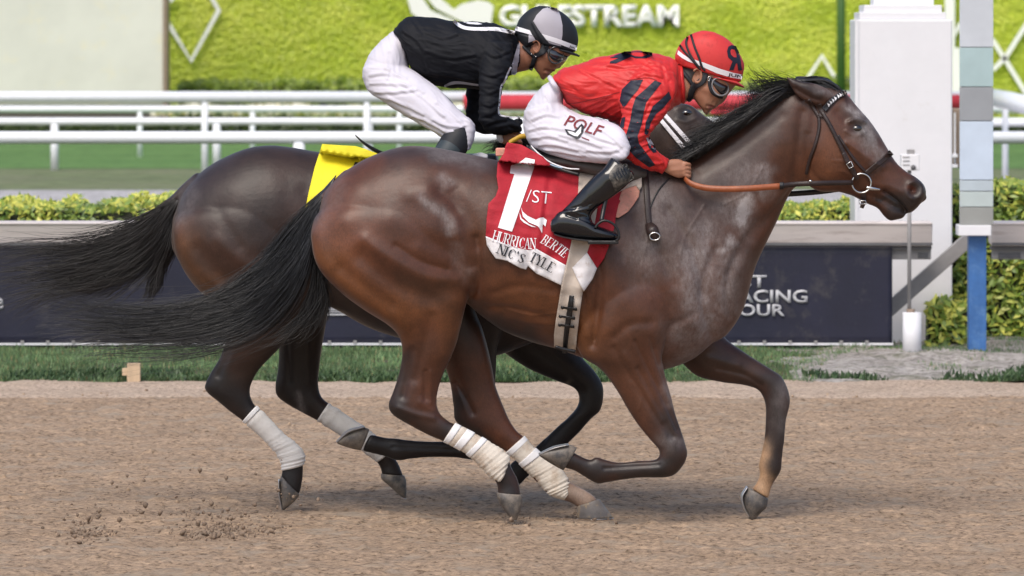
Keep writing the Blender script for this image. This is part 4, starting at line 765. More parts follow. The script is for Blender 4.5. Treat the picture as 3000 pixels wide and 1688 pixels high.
HD2 = sh([(1890, 290, 1880, 480, 0, .07), (1940, 292, 1905, 505, 0, .09), (1985, 301, 1940, 522, 0, .095), (2022, 308, 1978, 535, 0, .095), (2055, 332, 2015, 542, 0, .088), (2095, 362, 2060, 545, 0, .07), (2135, 400, 2100, 550, 0, .058), (2170, 440, 2140, 560, 0, .052), (2195, 470, 2170, 570, 0, .05), (2210, 500, 2195, 560, 0, .03)])
DK2 = sh([(575, 505, 548, 575, 0, .05), (535, 540, 510, 598, 0, .045), (500, 575, 480, 625, 0, .035), (465, 600, 455, 650, 0, .025)])
NH2 = sh([(565, 590, 790, 530, -.09, .085), (514, 640, 880, 590, -.12, .145), (508, 710, 925, 680, -.14, .16), (524, 765, 940, 770, -.15, .15), (560, 825, 930, 850, -.155, .13), (610, 880, 905, 905, -.155, .11), (650, 935, 870, 955, -.15, .085), (662, 985, 830, 1008, -.15, .07), (645, 1045, 790, 1050, -.15, .056), (618, 1090, 756, 1088, -.145, .048), (600, 1128, 735, 1130, -.145, .046), (606, 1150, 733, 1155, -.145, .044), (640, 1178, 740, 1175, -.145, .038), (672, 1205, 746, 1186, -.145, .033), (711, 1234, 751, 1190, -.145, .03), (750, 1268, 795, 1232, -.145, .03), (783, 1300, 832, 1273, -.145, .03), (808, 1328, 874, 1306, -.145, .032), (824, 1356, 892, 1340, -.145, .033), (826, 1378, 889, 1364, -.145, .028), (824, 1396, 887, 1402, -.145, .03), (828, 1410, 880, 1440, -.145, .032)])
FH2 = sh([(780, 800, 960, 800, .12, .12), (800, 900, 962, 890, .13, .1), (812, 960, 955, 950, .14, .085), (817, 1020, 944, 1015, .14, .068), (814, 1080, 935, 1085, .14, .054), (806, 1130, 933, 1128, .14, .047), (811, 1160, 941, 1160, .14, .043), (842, 1185, 956, 1176, .14, .038), (890, 1212, 962, 1182, .14, .032), (929, 1233, 964, 1182, .14, .03), (975, 1261, 1019, 1219, .14, .03), (1018, 1290, 1070, 1254, .14, .03), (1060, 1320, 1110, 1290, .14, .032), (1100, 1350, 1140, 1322, .14, .031), (1114, 1372, 1166, 1356, .14, .027), (1118, 1390, 1182, 1394, .14, .031)])
NF2 = sh([(1300, 880, 1510, 880, -.12, .1), (1318, 960, 1480, 950, -.14, .085), (1335, 1020, 1458, 1010, -.145, .068), (1345, 1100, 1453, 1095, -.145, .052), (1356, 1180, 1452, 1180, -.145, .044), (1372, 1240, 1462, 1245, -.145, .041), (1380, 1285, 1462, 1300, -.145, .04), (1375, 1295, 1400, 1345, -.145, .034), (1330, 1293, 1335, 1341, -.145, .027), (1270, 1293, 1275, 1340, -.145, .025), (1204, 1290, 1208, 1344, -.145, .027), (1160, 1284, 1166, 1350, -.145, .031), (1130, 1282, 1125, 1337, -.145, .027), (1086, 1272, 1062, 1322, -.145, .03)])
FF2 = sh([(1400, 930, 1560, 840, .12, .10), (1440, 1000, 1600, 925, .13, .09), (1500, 1050, 1660, 975, .135, .078), (1555, 1084, 1700, 1040, .135, .064), (1625, 1114, 1740, 1085, .135, .052), (1680, 1136, 1765, 1125, .135, .044), (1696, 1163, 1768, 1165, .135, .042), (1690, 1192, 1758, 1204, .135, .04), (1665, 1222, 1733, 1226, .135, .035), (1634, 1249, 1702, 1262, .135, .028), (1604, 1277, 1672, 1292, .135, .026), (1560, 1316, 1630, 1334, .135, .027), (1515, 1345, 1580, 1375, .135, .031), (1495, 1360, 1548, 1396, .135, .028), (1480, 1400, 1525, 1420, .135, .028)])
disp2 = [([(640, 700), (700, 760), (790, 800)], 20, 6), ([(530, 690), (560, 780), (640, 850)], 22, 8), ([(580, 730), (650, 810)], 26, -9), ([(900, 560), (930, 640)], 26, -7), ([(680, 560), (730, 640)], 40, 5), ([(640, 620), (700, 720)], 16, -4), ([(840, 1000), (850, 1120)], 8, -5, (.76, 9)), ([(900, 1010), (905, 1120)], 8, 4, (.76, 9)), ([(670, 1030), (640, 1100)], 10, -6), ([(1540, 1000), (1650, 1080), (1710, 1150)], 10, -5, (.76, 9)), ([(2010, 332)], 15, -5), ([(1985, 318), (2010, 312), (2035, 325)], 7, 7), ([(1985, 350), (2010, 358), (2035, 348)], 6, 4), ([(2060, 350), (2120, 440)], 12, 5), ([(1960, 400), (2010, 470)], 50, 6), ([(2050, 400), (2090, 470)], 20, -5), ([(1640, 1170), (1590, 1300)], 7, -5, (.76, 9)), ([(1150, 1310), (1350, 1318)], 5, -4)]
disp2 += [([(2040, 345), (2080, 400), (2130, 440)], 10, 5), ([(1950, 380), (1975, 440), (2030, 480)], 9, -6), ([(2030, 390), (2050, 430)], 16, -6), ([(2060, 380), (2030, 420), (2040, 460)], 3.5, 3)]
disp2 = [(d[0], d[1], d[2], d[3] if len(d) > 3 else (-9, .78)) for d in disp2]
YA2 = (-9, .73); YB2 = (.77, 9)
def post2(me):
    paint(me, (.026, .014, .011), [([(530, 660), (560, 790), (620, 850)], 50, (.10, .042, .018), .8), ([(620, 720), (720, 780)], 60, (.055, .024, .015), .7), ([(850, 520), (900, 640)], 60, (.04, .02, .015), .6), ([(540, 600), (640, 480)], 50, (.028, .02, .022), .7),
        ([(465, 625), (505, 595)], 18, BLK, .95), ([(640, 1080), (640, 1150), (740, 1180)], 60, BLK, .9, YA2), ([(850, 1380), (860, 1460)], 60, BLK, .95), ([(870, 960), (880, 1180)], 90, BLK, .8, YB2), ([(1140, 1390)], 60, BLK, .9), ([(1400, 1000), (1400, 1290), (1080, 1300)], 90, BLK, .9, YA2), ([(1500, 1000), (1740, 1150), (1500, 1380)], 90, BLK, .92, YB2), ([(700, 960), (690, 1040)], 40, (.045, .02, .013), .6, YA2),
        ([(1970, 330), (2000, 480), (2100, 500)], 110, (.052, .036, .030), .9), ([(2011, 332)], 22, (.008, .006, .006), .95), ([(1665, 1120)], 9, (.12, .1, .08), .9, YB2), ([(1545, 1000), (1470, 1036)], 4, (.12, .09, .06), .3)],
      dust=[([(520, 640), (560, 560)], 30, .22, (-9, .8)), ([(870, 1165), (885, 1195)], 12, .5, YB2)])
LF2 = [dict(secs=s, cap=c, sub=5) for s, c in ((T2, .12), (N2, .3), (HD2, .8), (DK2, .3), (NH2, .9), (FH2, .1), (NF2, .1), (FF2, .1))]
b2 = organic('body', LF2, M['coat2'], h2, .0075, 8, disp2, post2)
TREE2 = bvh(b2)
hoof(h2, sh([(824, 1394, 878, 1450, -.145, .034), (820, 1412, 866, 1466, -.145, .042), (822, 1455, 848, 1482, -.145, .034), (826, 1492, 832, 1495, -.145, .016)]), M['hoof'], False)
loft('horseshoe', sh([(815, 1405, 820, 1408, -.145, .038), (816, 1450, 822, 1450, -.145, .036), (824, 1496, 829, 1494, -.145, .016)]), M['shoe'], h2, cap=.2)
hoof(h2, sh([(1116, 1388, 1185, 1394, .14, .034), (1118, 1404, 1190, 1410, .14, .042), (1145, 1428, 1191, 1432, .14, .038), (1174, 1455, 1190, 1460, .14, .02)]), M['hoof'])
hoof(h2, sh([(1082, 1258, 1056, 1320, -.145, .034), (1062, 1252, 1036, 1316, -.145, .041), (1020, 1266, 1008, 1308, -.145, .036), (990, 1290, 988, 1300, -.145, .018)]), M['hoof'], False)
loft('horseshoe', sh([(1064, 1247, 1070, 1254, -.145, .038), (1018, 1260, 1024, 1269, -.145, .04), (984, 1292, 990, 1298, -.145, .02)]), M['grey_alu'], h2, cap=.2)
hoof(h2, sh([(1482, 1398, 1524, 1418, .135, .03), (1474, 1418, 1510, 1438, .135, .036), (1460, 1440, 1480, 1450, .135, .026)]), M['hoof'], False)
w_ = wrapped('leg_wrap', sh([(711, 1235, 752, 1189, -.145, .033), (748, 1268, 796, 1231, -.145, .034), (783, 1301, 834, 1272, -.145, .034), (808, 1330, 876, 1305, -.145, .036), (822, 1356, 895, 1338, -.145, .037), (824, 1378, 890, 1362, -.145, .034)]), M['wrap'], h2, ((0, .05),))
w_ = wrapped('leg_wrap', sh([(929, 1234, 964, 1181, .14, .033), (975, 1263, 1020, 1218, .14, .034), (1018, 1292, 1072, 1253, .14, .034), (1060, 1322, 1112, 1289, .14, .036), (1104, 1354, 1136, 1330, .14, .034)]), M['wrap_grey'], h2)
w_['label'] = 'greyer dusty wrap on the far hind leg'
hit2 = TREE2.ray_cast(CAM, (Vector(P(2011, 332, O2 - .1)) - CAM).normalized())[0]
ball('eye', 2011, 332, hit2.y + .012, .023, M['eye'], h2, (1.2, 1, .85))
Tl = [
  [(540, 545, .0), (500, 585, 0), (455, 612, 0), (400, 640, 0), (340, 665, 0), (260, 684, 0), (160, 684, 0), (60, 668, 0), (-40, 690, 0)],
  [(530, 560, -.02), (495, 600, -.03), (455, 640, -.02), (400, 680, 0), (320, 715, 0), (220, 735, 0), (110, 745, 0), (0, 765, 0), (-80, 790, 0)],
  [(525, 575, -.02), (492, 625, -.04), (450, 680, -.03), (395, 730, 0), (320, 770, 0), (220, 805, 0), (120, 830, 0), (10, 850, 0), (-60, 880, 0)],
  [(520, 590, -.02), (495, 645, -.03), (460, 710, -.03), (410, 765, 0), (345, 810, 0), (270, 845, 0), (190, 865, 0), (90, 900, 0), (-10, 960, 0)],
  [(516, 605, 0), (500, 665, -.02), (475, 730, -.02), (435, 790, 0), (385, 825, 0), (330, 850, 0), (280, 862, 0), (230, 865, 0), (200, 880, 0)]]
Tl = [[(x, y, z + O2) for x, y, z in g] for g in Tl]
hairs('tail', Tl, 1700, M['hair2'], h2, w=.0016, jit=14, clump=34, seed=12, k=14, minl=.5, lp=1.2)
Tt = [[(516, 610, 0), (500, 680, -.02), (470, 750, -.02), (440, 810, 0), (435, 850, 0), (425, 870, 0), (400, 872, 0)], [(512, 620, 0), (505, 680, -.02), (495, 740, -.02), (470, 790, 0), (462, 830, 0), (448, 860, 0), (430, 880, 0)], [(512, 625, 0), (508, 690, 0), (510, 730, 0), (480, 740, 0), (450, 770, 0), (420, 800, 0), (370, 840, 0)]]
Tt = [[(x, y, z + O2) for x, y, z in g] for g in Tt]
hairs('tail_tuft', Tt, 420, M['hair2'], h2, w=.0017, jit=12, clump=16, seed=13)
loft('tail_core', sh([(560, 525, 530, 600, 0, .04), (515, 570, 490, 670, 0, .04), (465, 606, 458, 715, 0, .035), (400, 650, 410, 740, 0, .022), (330, 690, 345, 745, 0, .012)]), M['hair2'], h2, cap=.3)
g2 = [[(1500 + i * 60, 470 - i * 14, .72), (1470 + i * 60, 440 - i * 14, .7), (1430 + i * 60, 430 - i * 14, .7), (1395 + i * 60, 440 - i * 14, .7), (1375 + i * 60, 458 - i * 14, .7)] for i in range(3)]
hairs('mane', g2, 360, M['hair2'], h2, w=.0016, jit=7, clump=16, seed=14, k=9)
# ================================================================ tack on the first horse
M['red_cloth'] = mat('red_saddle_cloth', (.46, .012, .028), .75, var=.14, vscale=14, bump=.5, bscale=90)
M['white_cloth'] = mat('white_cloth', (.76, .74, .76), .75, var=.05, bump=.4, bscale=80, dirt=(.42, .33, .27), dirt_scale=16, dirt_amt=.3)
M['print_white'] = mat('white_print', (.85, .84, .88), .6, var=.03)
M['print_black'] = mat('black_print', (.02, .022, .03), .6, var=.03)
M['yellow_cloth'] = mat('yellow_saddle_cloth', (.86, .74, .02), .7, var=.05, bump=.4, bscale=40)
M['pink_foam'] = mat('pink_foam', (.80, .36, .27), .85, var=.1, dirt=(.45, .25, .18), dirt_scale=25, dirt_amt=.45, bump=.5)
M['girth'] = mat('beige_girth', (.58, .50, .43), .8, var=.08, bump=.5, bscale=120, dirt=(.4, .31, .24), dirt_scale=14, dirt_amt=.3)
M['black_leather'] = mat('black_leather', (.014, .014, .016), .38, var=.2, bump=.3)
M['brown_leather'] = mat('dark_brown_leather', (.035, .02, .018), .42, var=.2, bump=.4, bscale=90)
M['tan_rein'] = mat('tan_rubber_rein', (.34, .095, .035), .45, var=.12, vscale=30, bump=.4)
M['steel'] = mat('steel', (.6, .6, .6), .22, metal=1, var=0)
M['suede'] = mat('grey_saddle_suede', (.10, .09, .085), .8, var=.15, bump=.4)
def cwob(s, a):
    return lambda x, y: a * (noise2(x * .8 + y * .35, y * .5 - x * .2, 26, s) + .5 * noise2(x, y, 60, s + 1)) + a * .5
sc1 = empty('saddle_cloth', tuple(P(1560, 620, -.3)), 'red saddle cloth with big white number 1 and white hem, on the nearer horse', 'saddle cloth')
REDP = [(1486, 417), (1528, 424), (1591, 459), (1605, 475), (1636, 492), (1696, 516), (1701, 552), (1697, 610), (1688, 660), (1677, 700), (1668, 745), (1659, 779), (1598, 745), (1572, 730), (1547, 734), (1502, 724), (1455, 705), (1423, 693), (1426, 638), (1431, 597), (1452, 575), (1460, 552), (1455, 517), (1458, 476), (1477, 448), (1480, 430)]
WHTP = [(1423, 692), (1455, 704), (1502, 723), (1547, 733), (1572, 729), (1598, 744), (1659, 778), (1652, 806), (1644, 836), (1604, 817), (1572, 802), (1547, 779), (1541, 790), (1525, 786), (1487, 765), (1452, 757), (1436, 735), (1426, 717)]
def clothw(x, y): 
    fold = .012 * math.exp(-((x - 1585 - (y - 600) * -.12) / 10) ** 2) * sstep(480, 560, y) - .008 * math.exp(-((x - 1602 - (y - 600) * -.12) / 9) ** 2)
    rip = .008 * math.sin((x + .3 * y) / 11.) * sstep(600, 780, y) + .006 * math.sin((x * .9 - y * .2) / 23.) + .006 * noise2(x * .35 + y * .2, y - x * .25, 15, 83)
    return float(fold + rip + .008 * noise2(x, y, 30, 81) + .006)
decal('cloth_panel', shape2d([REDP], 8), TREE1, M['red_cloth'], sc1, off=.010, thick=.003, wob=clothw)
decal('hem_panel', shape2d([WHTP], 8), TREE1, M['white_cloth'], sc1, off=.011, thick=.003, wob=clothw)
TCL = bvh([c for c in sc1.children])
def onc(name, bm, m, off=.0045): return decal(name, bm, TCL, m, sc1, off=off)
onc('number', shape2d([[(1540, 462), (1567, 468), (1565, 490), (1500, 679), (1459, 667), (1507, 510), (1494, 508), (1497, 485), (1512, 480), (1528, 472)]], 8), M['print_white'])
onc('number', shape2d([[(1507, 510), (1494, 508), (1497, 485), (1513, 482), (1530, 470), (1541, 466)]], 8), M['print_white'], .0043)
onc('lettering', text_bm("/ST", 1541, 591, 36, 72, rot=6, bold=-.012, L=7), M['print_white'])
onc('emblem', shape2d([[(1526, 606), (1531, 620), (1545, 632), (1570, 644), (1582, 638), (1592, 637), (1602, 645), (1598, 664), (1590, 656), (1588, 684), (1580, 668), (1574, 662), (1550, 652), (1532, 635)], [(1522, 622), (1528, 640), (1550, 657), (1572, 666), (1556, 664), (1534, 652), (1524, 642)]], 6), M['print_white'])
# serif lettering out of thick and thin strokes
GL = {'H': "0,0,0,1,b;1,0,1,1,b;0,.5,1,.5,t;s0,0;s1,0;s0,1;s1,1", 'U': "0,1,0,.3,b;1,1,1,.3,t;0,.3,.2,.03,b;.2,.03,.8,.03,t;.8,.03,1,.3,t;s0,1;s1,1",
      'R': "0,0,0,1,b;0,.97,.7,.97,t;.7,.97,.9,.75,b;.9,.75,.7,.5,b;.7,.5,0,.5,t;.45,.5,1,0,b;s0,0;s0,1", 'I': ".3,0,.3,1,b;s.3,0;s.3,1",
      'C': ".95,.8,.6,.98,t;.6,.98,.2,.85,t;.2,.85,.05,.5,b;.05,.5,.2,.15,b;.2,.15,.6,.02,t;.6,.02,.95,.2,t;.95,.95,.95,.7,t", 'A': "0,0,.5,1,t;.5,1,1,0,b;.2,.35,.8,.35,t;s0,0;s1,0",
      'N': "0,0,0,1,t;0,1,1,0,b;1,0,1,1,t;s0,0;s1,1;s0,1", 'B': "0,0,0,1,b;0,.97,.6,.97,t;.6,.97,.8,.75,b;.8,.75,.6,.52,t;0,.52,.65,.52,t;.65,.52,.9,.27,b;.9,.27,.65,.03,t;.65,.03,0,.03,t;s0,0;s0,1",
      'E': "0,0,0,1,b;0,.97,.85,.97,t;0,.5,.6,.5,t;0,.03,.9,.03,t;.85,1,.85,.8,t;.9,0,.9,.2,t;s0,0;s0,1", 'T': ".5,0,.5,1,b;0,.97,1,.97,t;0,1,0,.78,t;1,1,1,.78,t;s.5,0",
      'S': ".85,.8,.5,.98,t;.5,.98,.15,.8,t;.15,.8,.3,.58,b;.3,.58,.75,.42,b;.75,.42,.88,.2,b;.88,.2,.5,.02,t;.5,.02,.1,.2,t;.85,.98,.85,.72,t;.1,.02,.1,.28,t", 'Y': "0,1,.5,.45,b;1,1,.5,.45,t;.5,.45,.5,0,b;s.5,0;s0,1;s1,1", 'L': "0,0,0,1,b;0,.03,.85,.03,t;.87,0,.87,.25,t;s0,0;s0,1", "'": ".3,.75,.4,1,b", 'M': "0,0,.05,1,t;.05,1,.5,.1,b;.5,.1,.95,1,t;.95,1,1,0,b;s0,0;s1,0"}
def serif(s, pts, h, wl, gap, shear=0):
    """letters of height h along a baseline polyline"""
    A = crom(np.array(pts, float), 12); dl = np.r_[0, np.cumsum(np.hypot(*np.diff(A, axis=0).T))]; pos = 0; polys = []
    for ch in s:
        w = wl * (.35 if ch in "I'" else 1)
        if ch != ' ':
            x, y = np.interp(pos, dl, A[:, 0]), np.interp(pos, dl, A[:, 1]); x2, y2 = np.interp(pos + w, dl, A[:, 0]), np.interp(pos + w, dl, A[:, 1])
            ux = np.array([x2 - x, y2 - y]); ux /= np.hypot(*ux) + 1e-9; uy = np.array([ux[1], -ux[0]])
            m_ = lambda a, b: (np.array([x, y]) + ux * (a * w + b * h * shear) + uy * b * h)
            for g in GL[ch].split(';'):
                if g[0] == 's':
                    a, b = map(float, g[1:].split(',')); c = m_(a, b + (.03 if b == 0 else -.03)); p0, p1 = c - ux * wl * .27, c + ux * wl * .27; t = h * .07
                else:
                    q = g.split(','); a, b, c, d = map(float, q[:4]); p0, p1 = m_(a, b), m_(c, d); t = wl * (.27 if q[4] == 'b' else .10)
                polys.append(strip2d([p0, p1], t, 1))
        pos += w + gap
    return polys
def lay(polys, m, tree, par, off, name='lettering'):
    V, Tn, o = [], [], 0
    for k, poly in enumerate(polys):
        c = []
        for x, y in poly:
            p = Vector(P(x, y, -.3)); d = (p - CAM).normalized(); h = tree.ray_cast(CAM, d)[0]
            if h is None: h = tree.find_nearest(p)[0]
            c.append(tuple(h - d * (off + .00004 * k)))
        V += c; Tn.append([o, o + 1, o + 2, o + 3]); o += 4
    me = bpy.data.meshes.new(name); me.from_pydata(V, [], Tn); me.update(); return link(name, me, m, par)
lay(serif("HURRICAN", [(1443, 706), (1480, 716), (1530, 728), (1577, 730)], 32, 12.6, 5.0, 0) + serif("BERTIE", [(1584, 712), (1620, 733), (1662, 764)], 29, 11.0, 4.4, .12), M['print_white'], TCL, sc1, .006)
lay(serif("NIC'S", [(1456, 742), (1500, 760), (1540, 778)], 29, 17, 4.6, 0) + serif("TYLE", [(1549, 764), (1590, 786), (1628, 808)], 30, 15.5, 4.6, 0), M['print_black'], TCL, sc1, .006)
sc1b = sc1
decal('front_flap', shape2d([[(1726, 690), (1790, 690), (1786, 716), (1770, 757), (1749, 787), (1720, 741), (1728, 716)]], 9), TREE1, M['red_cloth'], sc1b, off=.016, thick=.003, wob=clothw)
decal('front_hem', shape2d([[(1720, 740), (1749, 786), (1736, 818), (1710, 855), (1690, 816), (1676, 785), (1700, 760)]], 9), TREE1, M['white_cloth'], sc1b, off=.02, thick=.003, wob=clothw)
decal('front_flap', shape2d([[(1700, 480), (1800, 490), (1850, 540), (1833, 556), (1812, 600), (1803, 640), (1801, 662), (1790, 700), (1700, 700)]], 9), TREE1, M['red_cloth'], sc1b, off=.009, thick=.003, wob=clothw)
pf = empty('foam_pad', tuple(P(1840, 590, -.28)), 'pink foam pad showing in front of the black boot and behind the red cloth', 'pad')
decal('foam_sheet', shape2d([[(1826, 548), (1863, 542), (1874, 558), (1872, 575), (1856, 600), (1840, 620), (1813, 638), (1802, 637), (1808, 600), (1818, 570)]], 8), TREE1, M['pink_foam'], pf, off=.012, thick=.008)
box('foam_corner', (1452, 1482, 434, 458, -.12, .05), M['pink_foam'], pf, .006)
# girth
gt = empty('girth', tuple(P(1660, 850, -.3)), 'beige girth with black lacing strap round the belly of the nearer horse', 'girth')
decal('girth_band', shape2d([[(1697, 488), (1760, 488), (1752, 600), (1735, 700), (1720, 790), (1708, 850), (1698, 920), (1690, 990), (1687, 1034), (1655, 1026), (1623, 1015), (1623, 980), (1628, 940), (1645, 835), (1674, 709), (1694, 560)]], 10), TREE1, M['girth'], gt, off=.013, thick=.003, wob=clothw)
decal('girth_front', shape2d([[(1757, 560), (1811, 559), (1880, 512), (1880, 548), (1873, 558), (1863, 544), (1833, 553), (1790, 575), (1760, 600)]], 10), TREE1, M['girth'], gt, off=.02, thick=.003)
TG = bvh([c for c in gt.children])
decal('lacing_strap', shape2d([strip2d([(1675, 866), (1668, 920), (1660, 970), (1654, 1036)], [14, 17, 15, 14])], 9), TG, M['black_leather'], gt, off=.008, thick=.004)
for (x, y) in ((1669, 905), (1663, 931), (1661, 956)):
    decal('lacing_bar', shape2d([strip2d([(x - 26, y - 5), (x + 22, y + 3)], 7)], 9), TG, M['black_leather'], gt, off=.013, thick=.004)
    for q in (-21, 17): decal('stud', shape2d([[(x + q + 5 * math.cos(t), y - 1 + q * .1 + 5 * math.sin(t)) for t in np.linspace(0, 6.28, 9)[:-1]]], 20), TG, M['black_leather'], gt, off=.018, thick=.004)
mk('buckle', [ptube([(1628, 1016, -.24), (1655, 1024, -.235), (1686, 1030, -.23)], .008)], M['black_leather'], gt)
# saddle
sd = empty('saddle', tuple(P(1680, 480, 0)), 'light grey racing saddle with white piping under the red jockey', 'saddle')
loft('seat', [(1545, 425, 1560, 455, 0, .10), (1590, 447, 1600, 480, 0, .15), (1650, 450, 1660, 498, 0, .18), (1710, 456, 1720, 515, 0, .2), (1780, 458, 1790, 535, 0, .22), (1840, 462, 1850, 545, 0, .2), (1885, 485, 1890, 530, 0, .15)], M['suede'], sd)
mk('piping', [ptube([(1556, 428, -.12), (1580, 452, -.16), (1615, 477, -.19), (1660, 493, -.215), (1697, 496, -.22)], .0035)], M['print_white'], sd)
mk('saddle_rim', [ptube([(1550, 430, -.115), (1578, 458, -.155), (1614, 485, -.19), (1660, 502, -.212), (1697, 512, -.22)], .009)], M['black_leather'], sd)
mk('rim_trim', [ptube([(1600, 476, -.195), (1625, 487, -.208), (1648, 493, -.216)], .003)], mat('blue_trim', (.3, .45, .6), .5), sd)
M['cloth_white2'] = M['print_white']
# breastplate / martingale yoke hanging by the shoulder
yk = empty('martingale', tuple(P(1910, 650, -.28)), 'dark leather strap with a metal ring hanging on the shoulder of the nearer horse', 'strap')
decal('strap_band', shape2d([strip2d([(1888, 490), (1893, 540), (1897, 600), (1902, 662)], 17)], 9), TREE1, M['brown_leather'], yk, off=.006, thick=.004)
def on1(px, py, o=.01, t=None):
    h = (t or TREE1).ray_cast(CAM, (Vector(P(px, py, -.2)) - CAM).normalized())[0]; return (h.y if h else -.2) - o
Yk = on1(1910, 670, .02)
loft('ring_boot', [(1890, 660, 1912, 652, Yk + .02, .02), (1892, 676, 1926, 664, Yk, .026), (1898, 692, 1932, 684, Yk, .026), (1908, 702, 1930, 698, Yk, .016)], M['brown_leather'], yk)
mk('ring', [tube_vf([P(1918 + 15 * math.cos(a), 693 + 11 * math.sin(a), Yk - .028) for a in np.linspace(0, 6.28, 20)[:-1]], .0035, 8, True)], M['steel'], yk)
mk('thin_cord', [ptube([(x, y, on1(x, y, .006)) for x, y in ((1961, 522), (1930, 556), (1908, 600), (1902, 640), (1906, 664))], .003)], M['black_leather'], yk)
# bridle
bd = empty('bridle', tuple(P(2480, 420, -.15)), 'dark leather bridle with a black and white browband on the nearer horse', 'bridle')
def strapd(name, pts, w, m=None, off=.004, th=.004, par=None, tree=None, Yg=-.2): return decal(name, shape2d([strip2d(pts, w)], 8), tree or TREE1, m or M['brown_leather'], par or bd, off=off, thick=th, Yg=Yg)
strapd('browband', [(2414, 322), (2436, 298), (2458, 280), (2480, 270)], [17, 16, 14, 12], M['print_black'], .006, .005)
for i, t in enumerate(np.linspace(.22, .95, 8)):
    q = crom(np.array([(2414, 322), (2436, 298), (2458, 280), (2480, 270)], float), 10)[int(t * 30)]
    decal('browband_tooth', shape2d([[(q[0] - 4, q[1] - 5), (q[0] + 5, q[1] - 1), (q[0] + 1, q[1] + 7)]], 20), TREE1, M['print_white'], bd, off=.0125)
strapd('headpiece', [(2368, 292), (2384, 318), (2400, 345)], 11); strapd('headpiece', [(2398, 306), (2408, 330), (2402, 342)], 15, off=.006)
strapd('cheekpiece', [(2408, 328), (2432, 368), (2452, 408), (2475, 455)], 12, off=.007)
strapd('cheekpiece_lower', [(2472, 448), (2485, 478), (2498, 500), (2512, 526)], 14, off=.009)
strapd('throatlatch', [(2398, 340), (2399, 375), (2388, 422), (2371, 470), (2362, 512)], 9)
strapd('noseband', [(2612, 446), (2585, 470), (2558, 492), (2538, 508)], [17, 16, 15, 14], off=.008, th=.006)
strapd('nose_cheekpiece', [(2455, 396), (2478, 432), (2505, 470), (2538, 506)], 8)
strapd('chin_strap', [(2528, 560), (2530, 590), (2524, 610)], [16, 15, 11], off=.008)
Yb_ = on1(2524, 537, .018)
mk('bit_ring', [tube_vf([P(2524 + 28 * math.cos(a), 537 + 28 * math.sin(a), Yb_) for a in np.linspace(0, 6.28, 33)[:-1]], .0042, 8, True)], M['steel'], bd)
loft('bit_mouthpiece', [(2540, 545, 2540, 556, Yb_ + .004, .008), (2556, 547, 2555, 558, Yb_ + .004, .008), (2578, 553, 2577, 558, Yb_ + .01, .004)], M['steel'], bd)
mk('buckle', [tube_vf([P(x, y, on1(2488, 485, .016)) for x, y in ((2480, 482), (2488, 494), (2500, 488), (2493, 473))], .003, 6, True)], M['steel'], bd)
mk('chin_buckle', [tube_vf([P(x, y, on1(2528, 592, .018)) for x, y in ((2516, 588), (2518, 598), (2538, 598), (2536, 588))], .0025, 6, True)], M['steel'], bd)
def band_vf(pts, w, th=.005):
    """flat strap through (px,py,Y), w in px upright width"""
    A = crom(np.array(pts, float), 6); V = []
    for x, y, Y_ in A:
        for dy, dz in ((-w / 2, -th), (w / 2, -th), (w / 2, th), (-w / 2, th)): V.append(P(x, y + dy, Y_ + dz / 2))
    n = len(A); Q = [[4 * i + j, 4 * i + (j + 1) % 4, 4 * i + 4 + (j + 1) % 4, 4 * i + 4 + j] for i in range(n - 1) for j in range(4)] + [[0, 1, 2, 3], [4 * n - 4, 4 * n - 1, 4 * n - 2, 4 * n - 3]]
    return np.array(V), np.array(Q)
rn = empty('rein', tuple(P(2250, 545, -.2)), 'tan rubber gripped rein running from the red jockey fist to the bit', 'rein')
Yh = -.13
mk('rubber_grip', [band_vf([(2003, 520, Yh), (2015, 532, -.16), (2042, 545, -.18), (2090, 553, -.20), (2180, 553, -.215), (2292, 545, -.19)], 18, .008)], M['tan_rein'], rn)
mk('leather_rein', [band_vf([(2288, 545, -.19), (2330, 540, -.17), (2400, 537, -.16), (2500, 535, Yb_ + .0)], 15, .006)], M['brown_leather'], rn)
mk('rein_seam', [band_vf([(2284, 545, -.192), (2296, 544.5, -.19)], 21, .012)], M['black_leather'], rn)
mk('far_rein', [band_vf([(2290, 570, .12), (2400, 562, .13), (2500, 548, .1)], 16, .006)], M['black_leather'], rn)
mk('billet_stud', [tube_vf([P(2374, 528, -.168), P(2374, 534, -.168)], .008, 10)], M['steel'], rn)
# ================================================================ tack on the second horse
sc2 = empty('saddle_cloth', tuple(P(1000, 480, .5)), 'plain yellow saddle cloth on the farther dark horse', 'saddle cloth')
TREE2b = TREE2
decal('cloth_panel', shape2d([[(944, 422), (1000, 426), (1041, 428), (1069, 436), (1105, 450), (1250, 470), (1240, 700), (1150, 760), (1000, 740), (895, 610), (905, 560), (922, 490)]], 12), TREE2, M['yellow_cloth'], sc2, off=.012, thick=.003, Yg=.5, wob=cwob(85, .012))
decal('dark_corner', shape2d([[(1030, 500), (1040, 474), (1062, 478), (1110, 480), (1110, 560), (1020, 540)]], 12), TREE2, M['print_black'], sc2, off=.024, Yg=.5)
sd2 = empty('saddle', tuple(P(1330, 470, .7)), 'black racing saddle with a pale pad on the farther horse', 'saddle')
loft('seat', [(1180, 455, 1180, 480, .75, .12), (1260, 452, 1260, 500, .75, .18), (1360, 450, 1360, 510, .75, .2), (1450, 450, 1450, 500, .75, .15)], M['black_leather'], sd2)
loft('pad', [(1385, 452, 1390, 470, .62, .03), (1408, 447, 1408, 470, .62, .04), (1426, 452, 1424, 470, .62, .03)], M['print_white'], sd2)
bd2 = empty('bridle', tuple(P(1980, 400, .65)), 'white double strapped bridle on the farther horse head', 'bridle')
